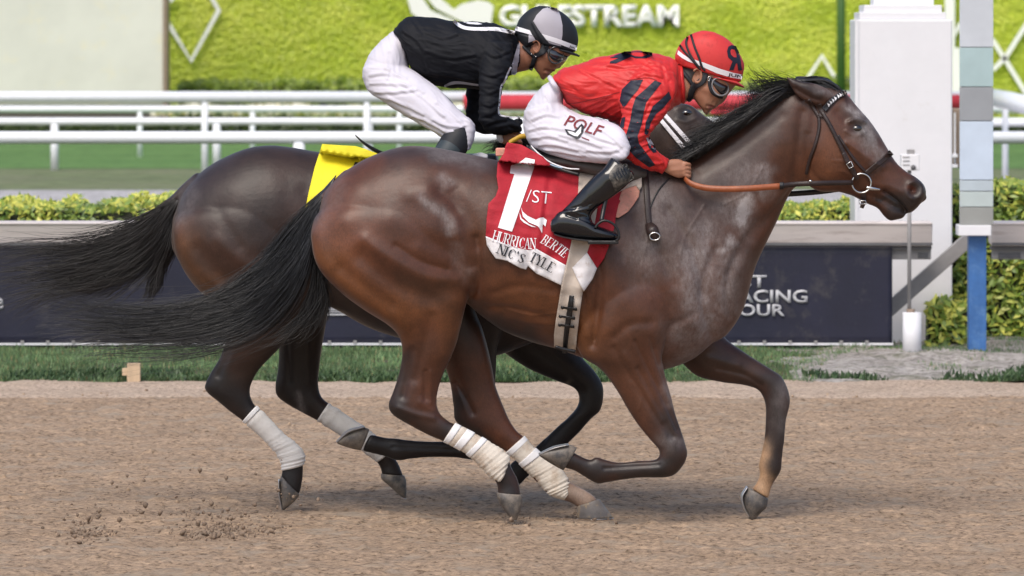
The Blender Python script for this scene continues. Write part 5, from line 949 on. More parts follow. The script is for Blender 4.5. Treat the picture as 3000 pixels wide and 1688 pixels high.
for a, b in (((1946, 335), (2038, 438)), ((1936, 352), (2014, 446))):
    d = np.array(b) - np.array(a); a2 = np.array(a) - d * .35
    decal('white_strap', shape2d([strip2d([tuple(a2), a, b], 12, 2)], 9), TREE2, M['print_white'], bd2, off=.006, thick=.004, Yg=.55)
decal('dark_strap', shape2d([strip2d([(1941, 340), (2026, 444)], 5, 2)], 9), TREE2, M['brown_leather'], bd2, off=.004, thick=.004, Yg=.55)
M['yellow_rein'] = mat('yellow_rein_rubber', (.62, .37, .03), .55, var=.1, bump=.3)
rn2 = empty('rein', tuple(P(1520, 405, .6)), 'yellow rubber rein in the hands of the black jockey', 'rein')
mk('rubber_grip', [band_vf([(1490, 420, .55), (1510, 408, .55), (1540, 398, .56), (1640, 400, .58), (1900, 450, .6)], 15, .01)], M['yellow_rein'], rn2)
# ================================================================ jockeys
M['skin'] = mat('tanned_skin', (.42, .20, .125), .45, .4, var=.08, vscale=20, sss=.08)
M['skin2'] = mat('brown_skin', (.33, .145, .085), .42, .4, var=.08, vscale=20, sss=.08)
M['brows'] = mat('dark_hair', (.012, .009, .008), .6)
M['lips'] = mat('lips', (.36, .12, .10), .5)
M['silk_red'] = mat('red_silks', (.66, .022, .022), .52, .45, var=.1, vscale=12, bump=.45, bscale=26, sheen=.05)
M['silk_dark'] = mat('dark_print_silks', (.012, .016, .035), .55, .4, var=.1, bump=.45, bscale=26)
M['silk_black'] = mat('black_silks', (.006, .007, .011), .7, .25, var=.15, vscale=12, bump=.5, bscale=26)
M['breech'] = mat('white_breeches', (.66, .64, .72), .65, .35, var=.04, bump=.35, bscale=30, dirt=(.6, .53, .5), dirt_scale=8, dirt_amt=.12)
M['grey_panel'] = mat('grey_helmet_cover', (.44, .42, .47), .6, var=.05, bump=.2)
M['black_cover'] = mat('black_helmet_cover', (.010, .012, .017), .6, var=.1, bump=.2)
M['red_cover'] = mat('red_helmet_cover', (.66, .04, .04), .6, var=.08, bump=.35, bscale=80, dirt=(.35, .02, .02), dirt_scale=14, dirt_amt=.35)
M['boot'] = mat('glossy_black_boot', (.004, .005, .008), .13, .5, var=0, coat=.3, bump=.12, bscale=18)
M['boot_dirty'] = mat('dusty_boot_cuff', (.02, .02, .02), .45, .5, var=.2, dirt=(.16, .14, .12), dirt_scale=30, dirt_amt=.5)
M['lens'] = mat('goggle_lens', (.03, .03, .035), .05, .9, var=0, coat=1)
M['lens'].node_tree.nodes['Principled BSDF'].inputs['Transmission Weight'].default_value = .35
M['frame'] = mat('goggle_frame', (.25, .24, .25), .25, .6)
def yon(t, px, py, Yg, o=0):
    h = t.ray_cast(CAM, (Vector(P(px, py, Yg)) - CAM).normalized())[0]; return (h.y if h else Yg) - o
def thin(secs, k=.55, dy=14): return [((a + c) / 2 + (a - c) / 2 * k, (b + d) / 2 + (b - d) / 2 * k + dy, (a + c) / 2 - (a - c) / 2 * k, (b + d) / 2 - (b - d) / 2 * k + dy, e, f * .8) for a, b, c, d, e, f in secs]
# ---------------------------------------------------- jockey in red
j1 = empty('person', tuple(P(1780, 300, 0)), 'jockey in red silks with dark sleeve stripes and red helmet crouching over the nearer horse', 'jockey')
HDJ = [(2000, 175, 2160, 200, 0, .062), (1998, 205, 2160, 240, 0, .074), (2004, 232, 2146, 262, 0, .078), (2012, 254, 2128, 283, 0, .075), (2022, 274, 2114, 298, 0, .068), (2034, 292, 2102, 312, 0, .058), (2046, 308, 2086, 322, 0, .046), (2058, 322, 2075, 333, 0, .03)]
NOSE = [(2136, 255, 2118, 268, 0, .013), (2133, 272, 2108, 283, 0, .017), (2127, 290, 2100, 294, 0, .021), (2114, 304, 2098, 302, 0, .018)]
NECK = [(1930, 190, 1975, 300, 0, .075), (1975, 190, 2005, 300, 0, .062), (2005, 190, 2045, 285, 0, .058), (2030, 190, 2070, 270, 0, .056)]
CORE = [(1640, 240, 1670, 290, 0, .09), (1750, 205, 1760, 310, 0, .12), (1860, 180, 1870, 320, 0, .13), (1950, 190, 1975, 300, 0, .09)]
def limb(pts, rs): return [(x - 1e-3, y - r * 640, x + 1e-3, y + r * 640, Y_, r) for (x, y, Y_), r in zip(pts, rs)]
ARMN = [(1870, 260, 1950, 300, -.17, .04), (1830, 330, 1910, 350, -.2, .036), (1825, 420, 1890, 400, -.22, .032), (1880, 470, 1905, 440, -.19, .028), (1945, 498, 1955, 475, -.15, .022)]
PALM = [(1946, 503, 1954, 470, -.148, .019), (1966, 514, 1972, 466, -.143, .019), (1988, 522, 1990, 467, -.138, .020), (2004, 520, 2006, 473, -.132, .018)]
sk = [dict(secs=s, sub=5, cap=c) for s, c in ((HDJ, .8), (NOSE, .5), (NECK, .1), (CORE, .3), (ARMN, .2), (PALM, .5))]
tb = []
for i, y in enumerate((479, 491, 502, 512)):
    L = (1, 1.05, 1, .85)[i]
    tb.append(ptube([(1996, y, -.138), (2008 + 2 * L, y + 1, -.142), (2018 * 1 + 2 * L, y + 4, -.128), (2017 + L, y + 7, -.105), (2004, y + 8, -.092), (1996, y + 6, -.096)], [.0105, .0108, .0095, .009, .0085, .007] and .0093, 5, 10))
tb.append(ptube([(1966, 482, -.13), (1985, 473, -.115), (2002, 474, -.105), (2012, 482, -.1)], .0105, 5, 10))
tb.append(ptube([(2004, 505, -.14), (2014, 516, -.14), (2013, 524, -.13)], .009, 5, 10))
LG1 = thin([(1600, 280, 1640, 380, -.07, .06), (1680, 350, 1670, 440, -.14, .055), (1760, 390, 1760, 450, -.21, .045), (1800, 435, 1790, 480, -.27, .035), (1700, 560, 1740, 590, -.32, .03)])
mir_ = lambda s: [(a, b, c, d, -e, f) for a, b, c, d, e, f in s]
legs1 = [dict(secs=LG1, cap=.3), dict(secs=mir_(LG1), cap=.3), dict(secs=mir_(ARMN), cap=.2), dict(secs=mir_(PALM), cap=.5)]
dj1 = [([(2068, 300), (2060, 312)], 10, 2), ([(2066, 262), (2090, 272), (2100, 280)], 9, 3.5), ([(2060, 275), (2080, 292)], 14, -3), ([(2085, 313), (2072, 310)], 3, -4), ([(2096, 312), (2086, 308)], 4, 3), ([(2082, 319), (2074, 317)], 4, 3), ([(2078, 325), (2070, 322)], 4, -2.5), ([(2105, 300), (2100, 292), (2106, 286)], 4, 2.5), ([(2095, 296), (2088, 305), (2084, 312)], 4, -2.5), ([(2036, 285), (2050, 308), (2062, 328)], 6, 2), ([(2030, 290), (2034, 262)], 8, -3), ([(2000, 250), (2025, 290)], 8, 3),
  ([(1965, 490), (1998, 484)], 6, -1.5), ([(1970, 500), (2000, 497)], 4, 1.5), ([(2004, 486)], 5, 3), ([(2006, 497)], 5, 3), ([(2004, 508)], 5, 3), ([(2012, 487), (2022, 488)], 3, -3), ([(2012, 498), (2022, 500)], 3, -3), ([(2011, 509), (2021, 511)], 3, -3), ([(1962, 485), (1966, 500)], 7, 1)]
dj1 = [(a, b, c, (-9, 0)) for a, b, c in dj1]
body1 = organic('body', sk + legs1, M['skin'], j1, .0042, 3, dj1, None, tb)
TB1 = bvh(body1)
def ear(parent, cx, cy, s, Y_, rot, m):
    pts = [(cx + s * (math.cos(a) * .62 + .12 * math.sin(a)), cy + s * math.sin(a) * (1.0 if math.sin(a) < 0 else .9)) for a in np.linspace(-2.6, 1.9, 14)]
    c, s_ = math.cos(R(rot)), math.sin(R(rot)); rot_ = lambda x, y: (cx + (x - cx) * c - (y - cy) * s_, cy + (x - cx) * s_ + (y - cy) * c)
    pts = [rot_(*p) for p in pts]
    e_ = mk('ear', [tube_vf([P(x, y, Y_ - .012 - .004 * math.sin(i * .3)) for i, (x, y) in enumerate(pts)], .0052, 8)], m, parent)
    q = [rot_(cx + s * .45 * math.cos(a), cy + s * .8 * math.sin(a)) for a in np.linspace(0, 6.28, 15)[:-1]]
    bm = shape2d([q], 4)
    for v in bm.verts: d_ = math.hypot(v.co.x - cx, v.co.y - cy) / s; v.co = Vector(P(v.co.x, v.co.y, Y_ - .006 + .006 * (1 - d_)))
    me = bpy.data.meshes.new('ear_bowl'); bm.to_mesh(me); bm.free(); link('ear_bowl', me, m, e_, True)
    mk('ear_lobe', [tube_vf([P(*rot_(cx - s * .05, cy + s * .72), Y_ - .012), P(*rot_(cx + s * .2, cy + s * .85), Y_ - .01), P(*rot_(cx + s * .35, cy + s * .5), Y_ - .006)], .0058, 8)], m, e_)
ear(j1, 2042, 223, 21, yon(TB1, 2042, 223, -.08), 14, M['skin'])
# breeches
PB = [(1560, 275, 1640, 262, -.02, .12), (1534, 335, 1680, 330, -.03, .15), (1530, 385, 1720, 350, -.05, .155)]
def mirror(s): return [(a, b, c, d, -e, f) for a, b, c, d, e, f in s]
HIP = [(1612, 236, 1650, 270, 0, .10), (1580, 262, 1650, 320, 0, .135), (1548, 305, 1670, 350, 0, .15), (1532, 355, 1690, 385, 0, .155), (1545, 405, 1700, 410, 0, .15), (1590, 440, 1700, 430, 0, .12)]
THG = [(1535, 330, 1640, 300, -.07, .09), (1545, 412, 1665, 318, -.09, .10), (1590, 446, 1700, 335, -.13, .10), (1640, 462, 1745, 345, -.17, .09), (1700, 474, 1790, 358, -.21, .08), (1765, 479, 1826, 380, -.25, .072), (1800, 478, 1846, 425, -.27, .06), (1820, 472, 1845, 450, -.275, .05)]
dbr = []
for i, (a, b, c) in enumerate([((1560, 350), (1600, 335), (1640, 342)), ((1552, 380), (1600, 372), (1655, 380)), ((1560, 405), (1610, 400), (1660, 412)), ((1580, 425), (1630, 425), (1690, 440)), ((1600, 440), (1650, 448), (1710, 458)), ((1690, 370), (1740, 400), (1800, 420)), ((1720, 440), (1770, 445), (1810, 440)), ((1600, 280), (1615, 320), (1612, 360)), ((1740, 370), (1790, 400), (1820, 430)), ((1660, 330), (1700, 350), (1740, 360)), ((1640, 395), (1700, 410), (1760, 430))]):
    dbr += [([a, b, c], 4.5, 4), ([(a[0], a[1] + 9), (b[0], b[1] + 9), (c[0], c[1] + 9)], 5, -4.5)]
dbr = [(a, b, c, (-9, 9)) for a, b, c in dbr]
br1 = organic('breeches', [dict(secs=HIP, cap=.3), dict(secs=THG, cap=.2), dict(secs=mirror(THG), cap=.2)], M['breech'], j1, .005, 3, dbr)
creases(br1.data, .005, [(1560, 350, 50, 40), (1600, 300, 40, 80), (1620, 400, 60, 12), (1700, 400, 60, 20), (1780, 440, 50, 25), (1720, 350, 40, 35)], 1)
TBR = bvh(br1)
decal('thigh_lettering', text_bm("POLF", 1651, 366, 34, 108, rot=18, bold=.012, shear=.25, L=8), TBR, mat('maroon_print', (.22, .02, .03), .6), j1, off=.004, Yg=-.2)
decal('dog_emblem', shape2d([[(1654, 378), (1668, 380), (1682, 384), (1694, 372), (1704, 362), (1712, 372), (1706, 392), (1698, 404), (1688, 408), (1676, 400), (1662, 394)]], 8), TBR, M['print_black'], j1, off=.0045, Yg=-.2)
decal('emblem_patch', shape2d([[(1662, 383), (1676, 386), (1686, 390), (1695, 380), (1703, 370), (1702, 388), (1692, 400), (1682, 398), (1668, 391)]], 8), TBR, M['print_white'], j1, off=.0065, Yg=-.2)
decal('underline', shape2d([strip2d([(1704, 402), (1726, 411)], 3, 1)], 8), TBR, bpy.data.materials['maroon_print'], j1, off=.0045, Yg=-.2)
mk('waistband', [tube_vf([P(1618 + 24 * math.cos(a) * .55 + 6, 250 + 22 * math.cos(a), .13 * math.sin(a)) for a in np.linspace(0, 6.28, 25)[:-1]], .012, 8, True)], M['breech'], j1)
# jacket
JK = [(1621, 226, 1632, 250, 0, .09), (1640, 206, 1646, 276, 0, .135), (1664, 196, 1668, 308, 0, .155), (1715, 180, 1718, 336, 0, .17), (1782, 162, 1778, 352, 0, .185), (1845, 150, 1835, 372, 0, .195), (1895, 150, 1880, 362, 0, .2), (1945, 162, 1940, 335, 0, .185), (1975, 175, 1978, 312, 0, .14), (1990, 186, 1996, 300, 0, .085), (1996, 196, 2000, 296, 0, .075)]
SLN = [(1850, 205, 1975, 215, -.13, .07), (1828, 245, 1985, 260, -.165, .07), (1812, 295, 1962, 318, -.19, .066), (1822, 335, 1938, 352, -.205, .06), (1808, 385, 1912, 382, -.215, .056), (1803, 425, 1900, 405, -.215, .054), (1830, 458, 1912, 428, -.205, .05), (1878, 491, 1932, 448, -.185, .045), (1940, 510, 1961, 466, -.15, .036)]
djk = []
for (a, b, c) in [((1640, 230), (1690, 260), (1700, 310)), ((1700, 200), (1760, 230), (1800, 250)), ((1780, 190), (1830, 195), (1880, 190)), ((1660, 270), (1720, 290), (1790, 280)), ((1700, 320), (1740, 300), (1790, 290)), ((1900, 180), (1940, 190), (1960, 230)), ((1860, 230), (1890, 215), (1940, 225)), ((1730, 340), (1760, 325), (1800, 340)), ((1960, 200), (1975, 240), (1975, 290)),
                  ((1830, 270), (1890, 290), (1940, 280)), ((1820, 310), (1880, 325), (1940, 315)), ((1822, 345), (1870, 360), (1925, 352)), ((1815, 375), (1860, 385), (1910, 375)), ((1808, 400), (1850, 405), (1895, 392)), ((1815, 425), (1850, 415), (1895, 402)), ((1830, 440), (1870, 430), (1905, 415)), ((1850, 460), (1885, 445), (1915, 428)), ((1850, 330), (1848, 390), (1860, 430)), ((1900, 300), (1880, 350), (1885, 400)), ((1880, 470), (1920, 480), (1940, 478))]:
    djk += [([a, b, c], 4.2, 4.2), ([(a[0] + 2, a[1] + 8), (b[0] + 2, b[1] + 8), (c[0] + 2, c[1] + 8)], 4.5, -4.2)]
for t in np.linspace(0, 1, 7): # gathered elbow
    x, y = 1880 + 38 * t, 400 + 40 * t; djk += [([(x - 26, y + 12), (x + 8, y - 6)], 2.6, 3.2)]
djk = [(a, b, c, (-9, 9)) for a, b, c in djk]
jk1 = organic('jacket', [dict(secs=JK, cap=.3), dict(secs=SLN, cap=.15), dict(secs=mirror(SLN), cap=.15)], M['silk_red'], j1, .0048, 3, djk)
creases(jk1.data, .0085, [(1680, 250, 70, 20), (1780, 220, 70, 5), (1760, 310, 60, -25), (1880, 190, 50, 30), (1960, 230, 40, 80), (1890, 280, 45, 15), (1870, 360, 40, 10), (1860, 420, 40, -20), (1910, 470, 40, 60)], 2)
TJ = bvh(jk1)
def prn(name, poly, m, par, tree, off=.0025, L=7, Yg=-.2): return decal(name, shape2d([poly], L), tree, m, par, off=off, Yg=Yg)
for poly in ([(1848, 236), (1884, 233), (1870, 262), (1848, 288), (1834, 308), (1826, 316), (1815, 295), (1822, 262)],
             [(1918, 236), (1938, 243), (1920, 266), (1893, 300), (1886, 330), (1880, 365), (1868, 398), (1872, 420), (1896, 452), (1920, 484), (1902, 491), (1862, 462), (1836, 432), (1833, 400), (1846, 355), (1852, 318), (1862, 286), (1890, 262)],
             [(1960, 268), (1967, 288), (1942, 318), (1922, 334), (1906, 362), (1898, 398), (1888, 392), (1892, 358), (1904, 332), (1912, 312), (1938, 290)],
             [(1832, 342), (1826, 385), (1812, 424), (1801, 420), (1812, 380), (1822, 345)], [(1896, 412), (1904, 408), (1918, 428), (1924, 446), (1914, 448), (1900, 432)]):
    prn('sleeve_stripe', poly, M['silk_dark'], j1, TJ)
prn('armhole_seam', strip2d([(1836, 236), (1860, 232), (1900, 228), (1925, 236)], 2.2), mat('red_seam', (.3, .01, .012), .7), j1, TJ)
prn('side_seam', strip2d([(1655, 306), (1700, 300), (1760, 286), (1815, 270)], 2.2), bpy.data.materials['red_seam'], j1, TJ)
prn('sleeve_patch', [(1893, 404), (1902, 402), (1914, 422), (1920, 438), (1912, 436), (1900, 422)], M['grey_panel'], j1, TJ, .0045)
prn('back_lettering', [(1786, 170), (1800, 163), (1830, 151), (1880, 150), (1911, 154), (1911, 164), (1893, 171), (1862, 171), (1850, 166), (1804, 186), (1786, 187), (1788, 180), (1812, 170)], M['silk_dark'], j1, TJ)
prn('letter_bowl', [(1838, 157), (1860, 153), (1888, 155), (1894, 161), (1880, 166), (1862, 165)], M['silk_red'], j1, TJ, .004)
mk('collar', [tube_vf([P(1998 + 4 * math.cos(a), 246 + 52 * math.cos(a), .078 * math.sin(a)) for a in np.linspace(0, 6.28, 29)[:-1]], .011, 8, True)], M['silk_red'], j1)
# helmet
HLM = [(1981, 186, 2170, 240, 0, .092), (1977, 168, 2178, 212, 0, .099), (1983, 146, 2180, 188, 0, .101), (1994, 127, 2168, 160, 0, .098), (2010, 110, 2150, 132, 0, .088), (2030, 98, 2124, 110, 0, .066), (2052, 91, 2098, 97, 0, .038)]
hm1 = loft('helmet', HLM, M['red_cover'], j1, nr=48, sub=6, cap=.12); TH1 = bvh(hm1)
loft('visor', [(2090, 222, 2088, 230, 0, .088), (2125, 229, 2122, 240, 0, .092), (2155, 236, 2152, 250, 0, .082), (2172, 247, 2168, 255, 0, .06), (2181, 254, 2178, 258, 0, .03)], M['red_cover'], hm1, sub=6, cap=.2)
prn('helmet_band', [(1984, 145), (2002, 160), (2018, 170), (2060, 183), (2110, 202), (2150, 214), (2176, 219), (2173, 233), (2140, 227), (2100, 215), (2058, 196), (2016, 180), (1998, 170), (1980, 156)], M['print_white'], hm1, TH1, Yg=-.08)
bm = text_bm("JUN", 2132, 222, 9, 44, rot=11, bold=.02, L=8); decal('band_lettering', bm, TH1, M['print_black'], hm1, off=.0045, Yg=-.08)
prn('helmet_letter', [(2143, 132), (2156, 135), (2164, 150), (2170, 175), (2174, 206), (2163, 207), (2160, 186), (2156, 186), (2149, 206), (2136, 206), (2146, 180), (2133, 168), (2130, 150), (2134, 137)], M['silk_dark'], hm1, TH1, Yg=-.08)
prn('letter_bowl', [(2143, 144), (2152, 146), (2157, 157), (2158, 168), (2150, 168), (2142, 160), (2140, 150)], M['red_cover'], hm1, TH1, .0042, Yg=-.08)
for pts in ([(2024, 101), (2034, 135), (2048, 170), (2056, 195), (2066, 208)], [(2014, 108), (2010, 128), (2020, 156), (2034, 180), (2052, 204)], [(1991, 132), (2006, 152), (2028, 176), (2048, 200)]):
    decal('goggle_strap', shape2d([strip2d(pts, 6.5)], 8), TH1, M['black_cover'], hm1, off=.005, thick=.002, Yg=-.08)
def strp(name, pts, w, par, Ys, m=None): return mk(name, [band_vf([(x, y, z) for (x, y), z in zip(pts, Ys)], w, .004)], m or M['black_cover'], par)
decal('chin_strap', shape2d([strip2d([(1985, 190), (2004, 214), (2022, 238), (2030, 252)], 11)], 8), TB1, M['black_cover'], hm1, off=.006, thick=.003, Yg=-.08)
decal('chin_strap', shape2d([strip2d([(2066, 212), (2058, 236), (2036, 252), (2026, 270), (2022, 288), (2014, 296)], [18, 22, 22, 18, 16, 12])], 8), TB1, M['black_cover'], hm1, off=.006, thick=.004, Yg=-.08)
prn('cropped_hair', [(1990, 190), (2030, 196), (2052, 206), (2038, 208), (2030, 222), (2024, 240), (2010, 222), (1996, 208)], M['brows'], j1, TB1, .003, Yg=-.08)
# goggles
loft('goggle_cup', [(2076, 218, 2092, 256, -.055, .026), (2088, 222, 2100, 270, -.05, .032), (2104, 228, 2114, 280, -.035, .042), (2122, 236, 2126, 278, -.015, .05), (2138, 244, 2132, 266, 0, .045)], M['lens'], j1, cap=.4)
mk('goggle_frame', [tube_vf([P(2108 + 26 * math.cos(a) * (1 if math.cos(a) > 0 else .85), 255 + 25 * math.sin(a) + 5 * math.cos(a), -.083 + .035 * max(0, math.cos(a))) for a in np.linspace(0, 6.28, 29)[:-1]], .0042, 8, True)], M['frame'], j1)
mk('goggle_buckle', [tube_vf([P(x, y, -.088) for x, y in ((2071, 236), (2077, 224), (2082, 226), (2077, 238))], .0018, 6, True)], M['steel'], j1)
decal('goggle_foam', shape2d([strip2d([(2082, 226), (2078, 246), (2086, 270), (2102, 282), (2118, 286)], 9)], 8), TB1, M['black_cover'], j1, off=.006, thick=.006, Yg=-.06)
decal('lips', shape2d([[(2072, 309), (2084, 308), (2096, 311), (2090, 315), (2084, 314), (2076, 312)]], 6), TB1, M['lips'], j1, off=.001, Yg=-.03)
decal('lips', shape2d([[(2074, 314), (2084, 316), (2082, 321), (2076, 320)]], 6), TB1, M['lips'], j1, off=.001, Yg=-.03)
# boot and stirrup
YBt = -.335
SHIN = [(1790, 462, 1858, 512, YBt + .02, .045), (1768, 492, 1838, 542, YBt, .048), (1740, 516, 1802, 572, YBt, .046), (1704, 555, 1762, 600, YBt, .042), (1672, 592, 1742, 618, YBt, .036), (1648, 616, 1732, 634, YBt, .036), (1630, 634, 1736, 650, YBt, .038)]
FOOT = [(1620, 640, 1620, 682, YBt, .026), (1640, 620, 1642, 690, YBt, .036), (1675, 618, 1678, 697, YBt - .003, .040), (1710, 628, 1712, 701, YBt - .006, .043), (1742, 656, 1745, 703, YBt - .008, .046), (1775, 670, 1778, 704, YBt - .008, .044), (1800, 679, 1801, 703, YBt - .006, .034), (1811, 687, 1811, 699, YBt - .006, .018)]
dbt = [([(1655, 612), (1700, 606), (1735, 596)], 4, -4), ([(1650, 622), (1690, 618), (1725, 612)], 4, 3.5), ([(1662, 630), (1690, 640)], 4, -5), ([(1680, 622), (1715, 632), (1730, 646)], 4.5, 3), ([(1700, 640), (1735, 655)], 4, -4), ([(1770, 510), (1720, 560)], 9, 2), ([(1690, 610), (1720, 600)], 3, 3)]
bt = organic('boot', [dict(secs=SHIN, cap=.2), dict(secs=FOOT, cap=.5)], M['boot'], j1, .0036, 3, [(a, b, c, (-9, 9)) for a, b, c in dbt]); TBT = bvh(bt)
loft('boot_sole', [(1622, 683, 1626, 690, YBt, .028), (1660, 693, 1662, 700, YBt, .037), (1720, 700, 1720, 708, YBt - .005, .043), (1780, 703, 1780, 711, YBt - .006, .043), (1806, 700, 1806, 708, YBt - .006, .028)], M['black_leather'], bt)
prn('boot_cuff', [(1802, 484), (1815, 480), (1836, 480), (1848, 500), (1858, 522), (1830, 544), (1802, 562), (1794, 540), (1784, 520), (1786, 505)], M['boot_dirty'], bt, TBT, .004, Yg=-.35)
for k in range(5): prn('cuff_rib', strip2d([(1798 + k * 7, 508 - k * 5), (1808 + k * 7, 530 - k * 5)], 2.4, 1), M['boot'], bt, TBT, .007, Yg=-.35)
bt2 = organic('boot', [dict(secs=mirror(SHIN), cap=.2), dict(secs=mirror(FOOT), cap=.5)], M['boot'], j1, .006, 3)
ir = empty('stirrup', tuple(P(1770, 680, YBt)), 'black stirrup iron and leather round the glossy boot on the nearer horse', 'stirrup')
mk('iron', [ptube([(1744, 668, YBt - .05), (1752, 656, YBt - .05), (1768, 647, YBt - .05), (1786, 650, YBt - .05), (1802, 662, YBt - .05), (1812, 680, YBt - .05), (1813, 698, YBt - .05), (1804, 706, YBt - .045)], .006)], M['black_leather'], ir)
bevel(mk('tread', [pbox(1722, 1812, 705, 716, YBt - .05, .1)], M['black_leather'], ir, False), .004)
mk('stirrup_leather', [band_vf([(1779, 575, -.33), (1770, 610, -.345), (1764, 650, -.37)], 10, .006)], M['black_leather'], ir)
mk('leather_strap', [ptube([(1776, 580, -.34), (1768, 615, -.35), (1762, 648, -.375)], .010, 6)], M['black_leather'], ir)
# ---------------------------------------------------- jockey in black
OY = .75
j2 = empty('person', tuple(P(1300, 250, OY)), 'jockey in black silks with black and grey helmet riding the farther horse', 'jockey')
q = lambda s: [(a, b, c, d, e + OY, f) for a, b, c, d, e, f in s]
def mir2(s): return [(a, b, c, d, 2 * OY - e, f) for a, b, c, d, e, f in s]
HDK = q([(1536, 90, 1680, 115, 0, .062), (1532, 118, 1682, 150, 0, .074), (1534, 142, 1664, 168, 0, .077), (1542, 163, 1652, 186, 0, .074), (1552, 180, 1636, 198, 0, .067), (1562, 196, 1622, 208, 0, .056), (1572, 210, 1610, 220, 0, .044), (1582, 222, 1596, 231, 0, .028)])
NOSK = q([(1660, 160, 1644, 170, 0, .012), (1657, 174, 1636, 182, 0, .016), (1649, 188, 1628, 190, 0, .019), (1642, 198, 1626, 197, 0, .015)])
NEK = q([(1470, 105, 1490, 220, 0, .07), (1515, 110, 1518, 212, 0, .06), (1545, 110, 1545, 206, 0, .056), (1575, 115, 1568, 195, 0, .055)])
CRK = q([(1170, 100, 1200, 180, 0, .09), (1290, 90, 1300, 210, 0, .12), (1400, 90, 1410, 220, 0, .13), (1480, 110, 1480, 210, 0, .09)])
ARK = q([(1420, 150, 1480, 180, -.17, .04), (1415, 250, 1455, 255, -.2, .034), (1418, 335, 1452, 330, -.2, .03), (1440, 382, 1455, 350, -.17, .026), (1480, 380, 1480, 355, -.14, .022), (1500, 405, 1505, 378, -.12, .022)])
PLK = q([(1462, 392, 1480, 384, -.12, .02), (1466, 414, 1505, 380, -.12, .02), (1478, 424, 1525, 388, -.12, .02), (1500, 420, 1530, 398, -.12, .016)])
LGK = q(thin([(1130, 130, 1180, 240, -.08, .06), (1230, 250, 1280, 300, -.16, .055), (1310, 340, 1350, 370, -.23, .045), (1330, 400, 1370, 430, -.27, .04), (1230, 520, 1290, 540, -.31, .03)]))
skk = [dict(secs=s, sub=5, cap=c) for s, c in ((HDK, .8), (NOSK, .5), (NEK, .1), (CRK, .3), (ARK, .2), (PLK, .5), (LGK, .3), (mir2(LGK), .3))]
tbk = [ptube([(1498 + 4 * i, 396 + 5 * i, OY - .13), (1514 + 3 * i, 400 + 5 * i, OY - .14), (1520 + 2 * i, 408 + 5 * i, OY - .12), (1512 + i, 412 + 5 * i, OY - .1)], .009, 5, 10) for i in range(4)]
djk2 = [([(1590, 160), (1612, 172), (1625, 180)], 9, 3.5), ([(1580, 175), (1604, 192)], 14, -3), ([(1612, 211), (1598, 207)], 4, -7), ([(1627, 206), (1614, 204)], 4, 3), ([(1610, 216), (1600, 215)], 4, 3), ([(1604, 224), (1596, 221)], 4, -2.5), ([(1632, 194), (1626, 188), (1632, 182)], 4, 2.5), ([(1622, 192), (1614, 200)], 4, -2), ([(1560, 190), (1574, 210), (1586, 226)], 6, 2), ([(1556, 205), (1560, 170)], 8, -3), ([(1530, 160), (1550, 195)], 8, 3)]
body2 = organic('body', skk, M['skin2'], j2, .0044, 3, [(a, b, c, (-9, OY)) for a, b, c in djk2], None, tbk); TB2 = bvh(body2)
ear(j2, 1570, 137, 18, yon(TB2, 1570, 137, OY - .08), 14, M['skin2'])
HIP2 = q([(1150, 92, 1195, 150, 0, .10), (1112, 122, 1200, 200, 0, .135), (1080, 165, 1205, 230, 0, .15), (1063, 215, 1210, 250, 0, .155), (1072, 255, 1215, 265, 0, .15), (1115, 293, 1225, 280, 0, .12)])
THG2 = q([(1064, 200, 1180, 190, -.07, .09), (1074, 260, 1212, 205, -.09, .10), (1116, 294, 1245, 228, -.13, .10), (1172, 331, 1288, 262, -.17, .09), (1224, 360, 1325, 300, -.21, .078), (1270, 388, 1356, 332, -.24, .068), (1297, 405, 1384, 356, -.255, .062)])
CUF2 = q([(1358, 345, 1392, 368, -.255, .05), (1352, 385, 1392, 390, -.262, .045), (1350, 415, 1389, 412, -.265, .04), (1352, 440, 1378, 436, -.265, .03)])
db2 = []
for (a, b, c) in [((1085, 220), (1130, 215), (1190, 230)), ((1085, 245), (1140, 245), (1200, 250)), ((1100, 270), (1150, 270), (1220, 262)), ((1130, 200), (1180, 230), (1240, 270)), ((1170, 240), (1230, 280), (1300, 340)), ((1140, 290), (1190, 310), (1240, 335)), ((1210, 340), (1260, 360), (1300, 385)), ((1270, 350), (1310, 370), (1350, 372)), ((1140, 150), (1145, 190), (1135, 230)), ((1280, 300), (1320, 330), (1350, 360))]:
    db2 += [([a, b, c], 4.5, 3.6), ([(a[0], a[1] + 9), (b[0], b[1] + 9), (c[0], c[1] + 9)], 5, -4)]
br2 = organic('breeches', [dict(secs=HIP2, cap=.3), dict(secs=THG2, cap=.2), dict(secs=mir2(THG2), cap=.2), dict(secs=CUF2, cap=.3)], M['breech'], j2, .0052, 3, [(a, b, c, (-9, 9)) for a, b, c in db2])
creases(br2.data, .0048, [(1100, 220, 50, 20), (1150, 160, 50, 80), (1180, 270, 60, 30), (1260, 320, 60, 45), (1340, 370, 40, 10)], 4)
KNE = q([(1300, 384, 1378, 372, -.262, .05), (1292, 402, 1380, 398, -.27, .054), (1276, 430, 1370, 440, -.28, .054), (1255, 465, 1340, 490, -.29, .05), (1230, 510, 1300, 540, -.3, .046), (1190, 570, 1250, 590, -.3, .042), (1180, 620, 1300, 640, -.3, .04)])
bk = organic('boot', [dict(secs=KNE, cap=.4)], M['black_cover'], j2, .0055, 3); TK = bvh(bk)
prn('boot_guard', [(1292, 410), (1306, 411), (1322, 418), (1338, 430), (1348, 440), (1342, 452), (1270, 452), (1276, 432)], mat('dark_slate_guard', (.04, .055, .065), .4), bk, TK, .005, Yg=.4)
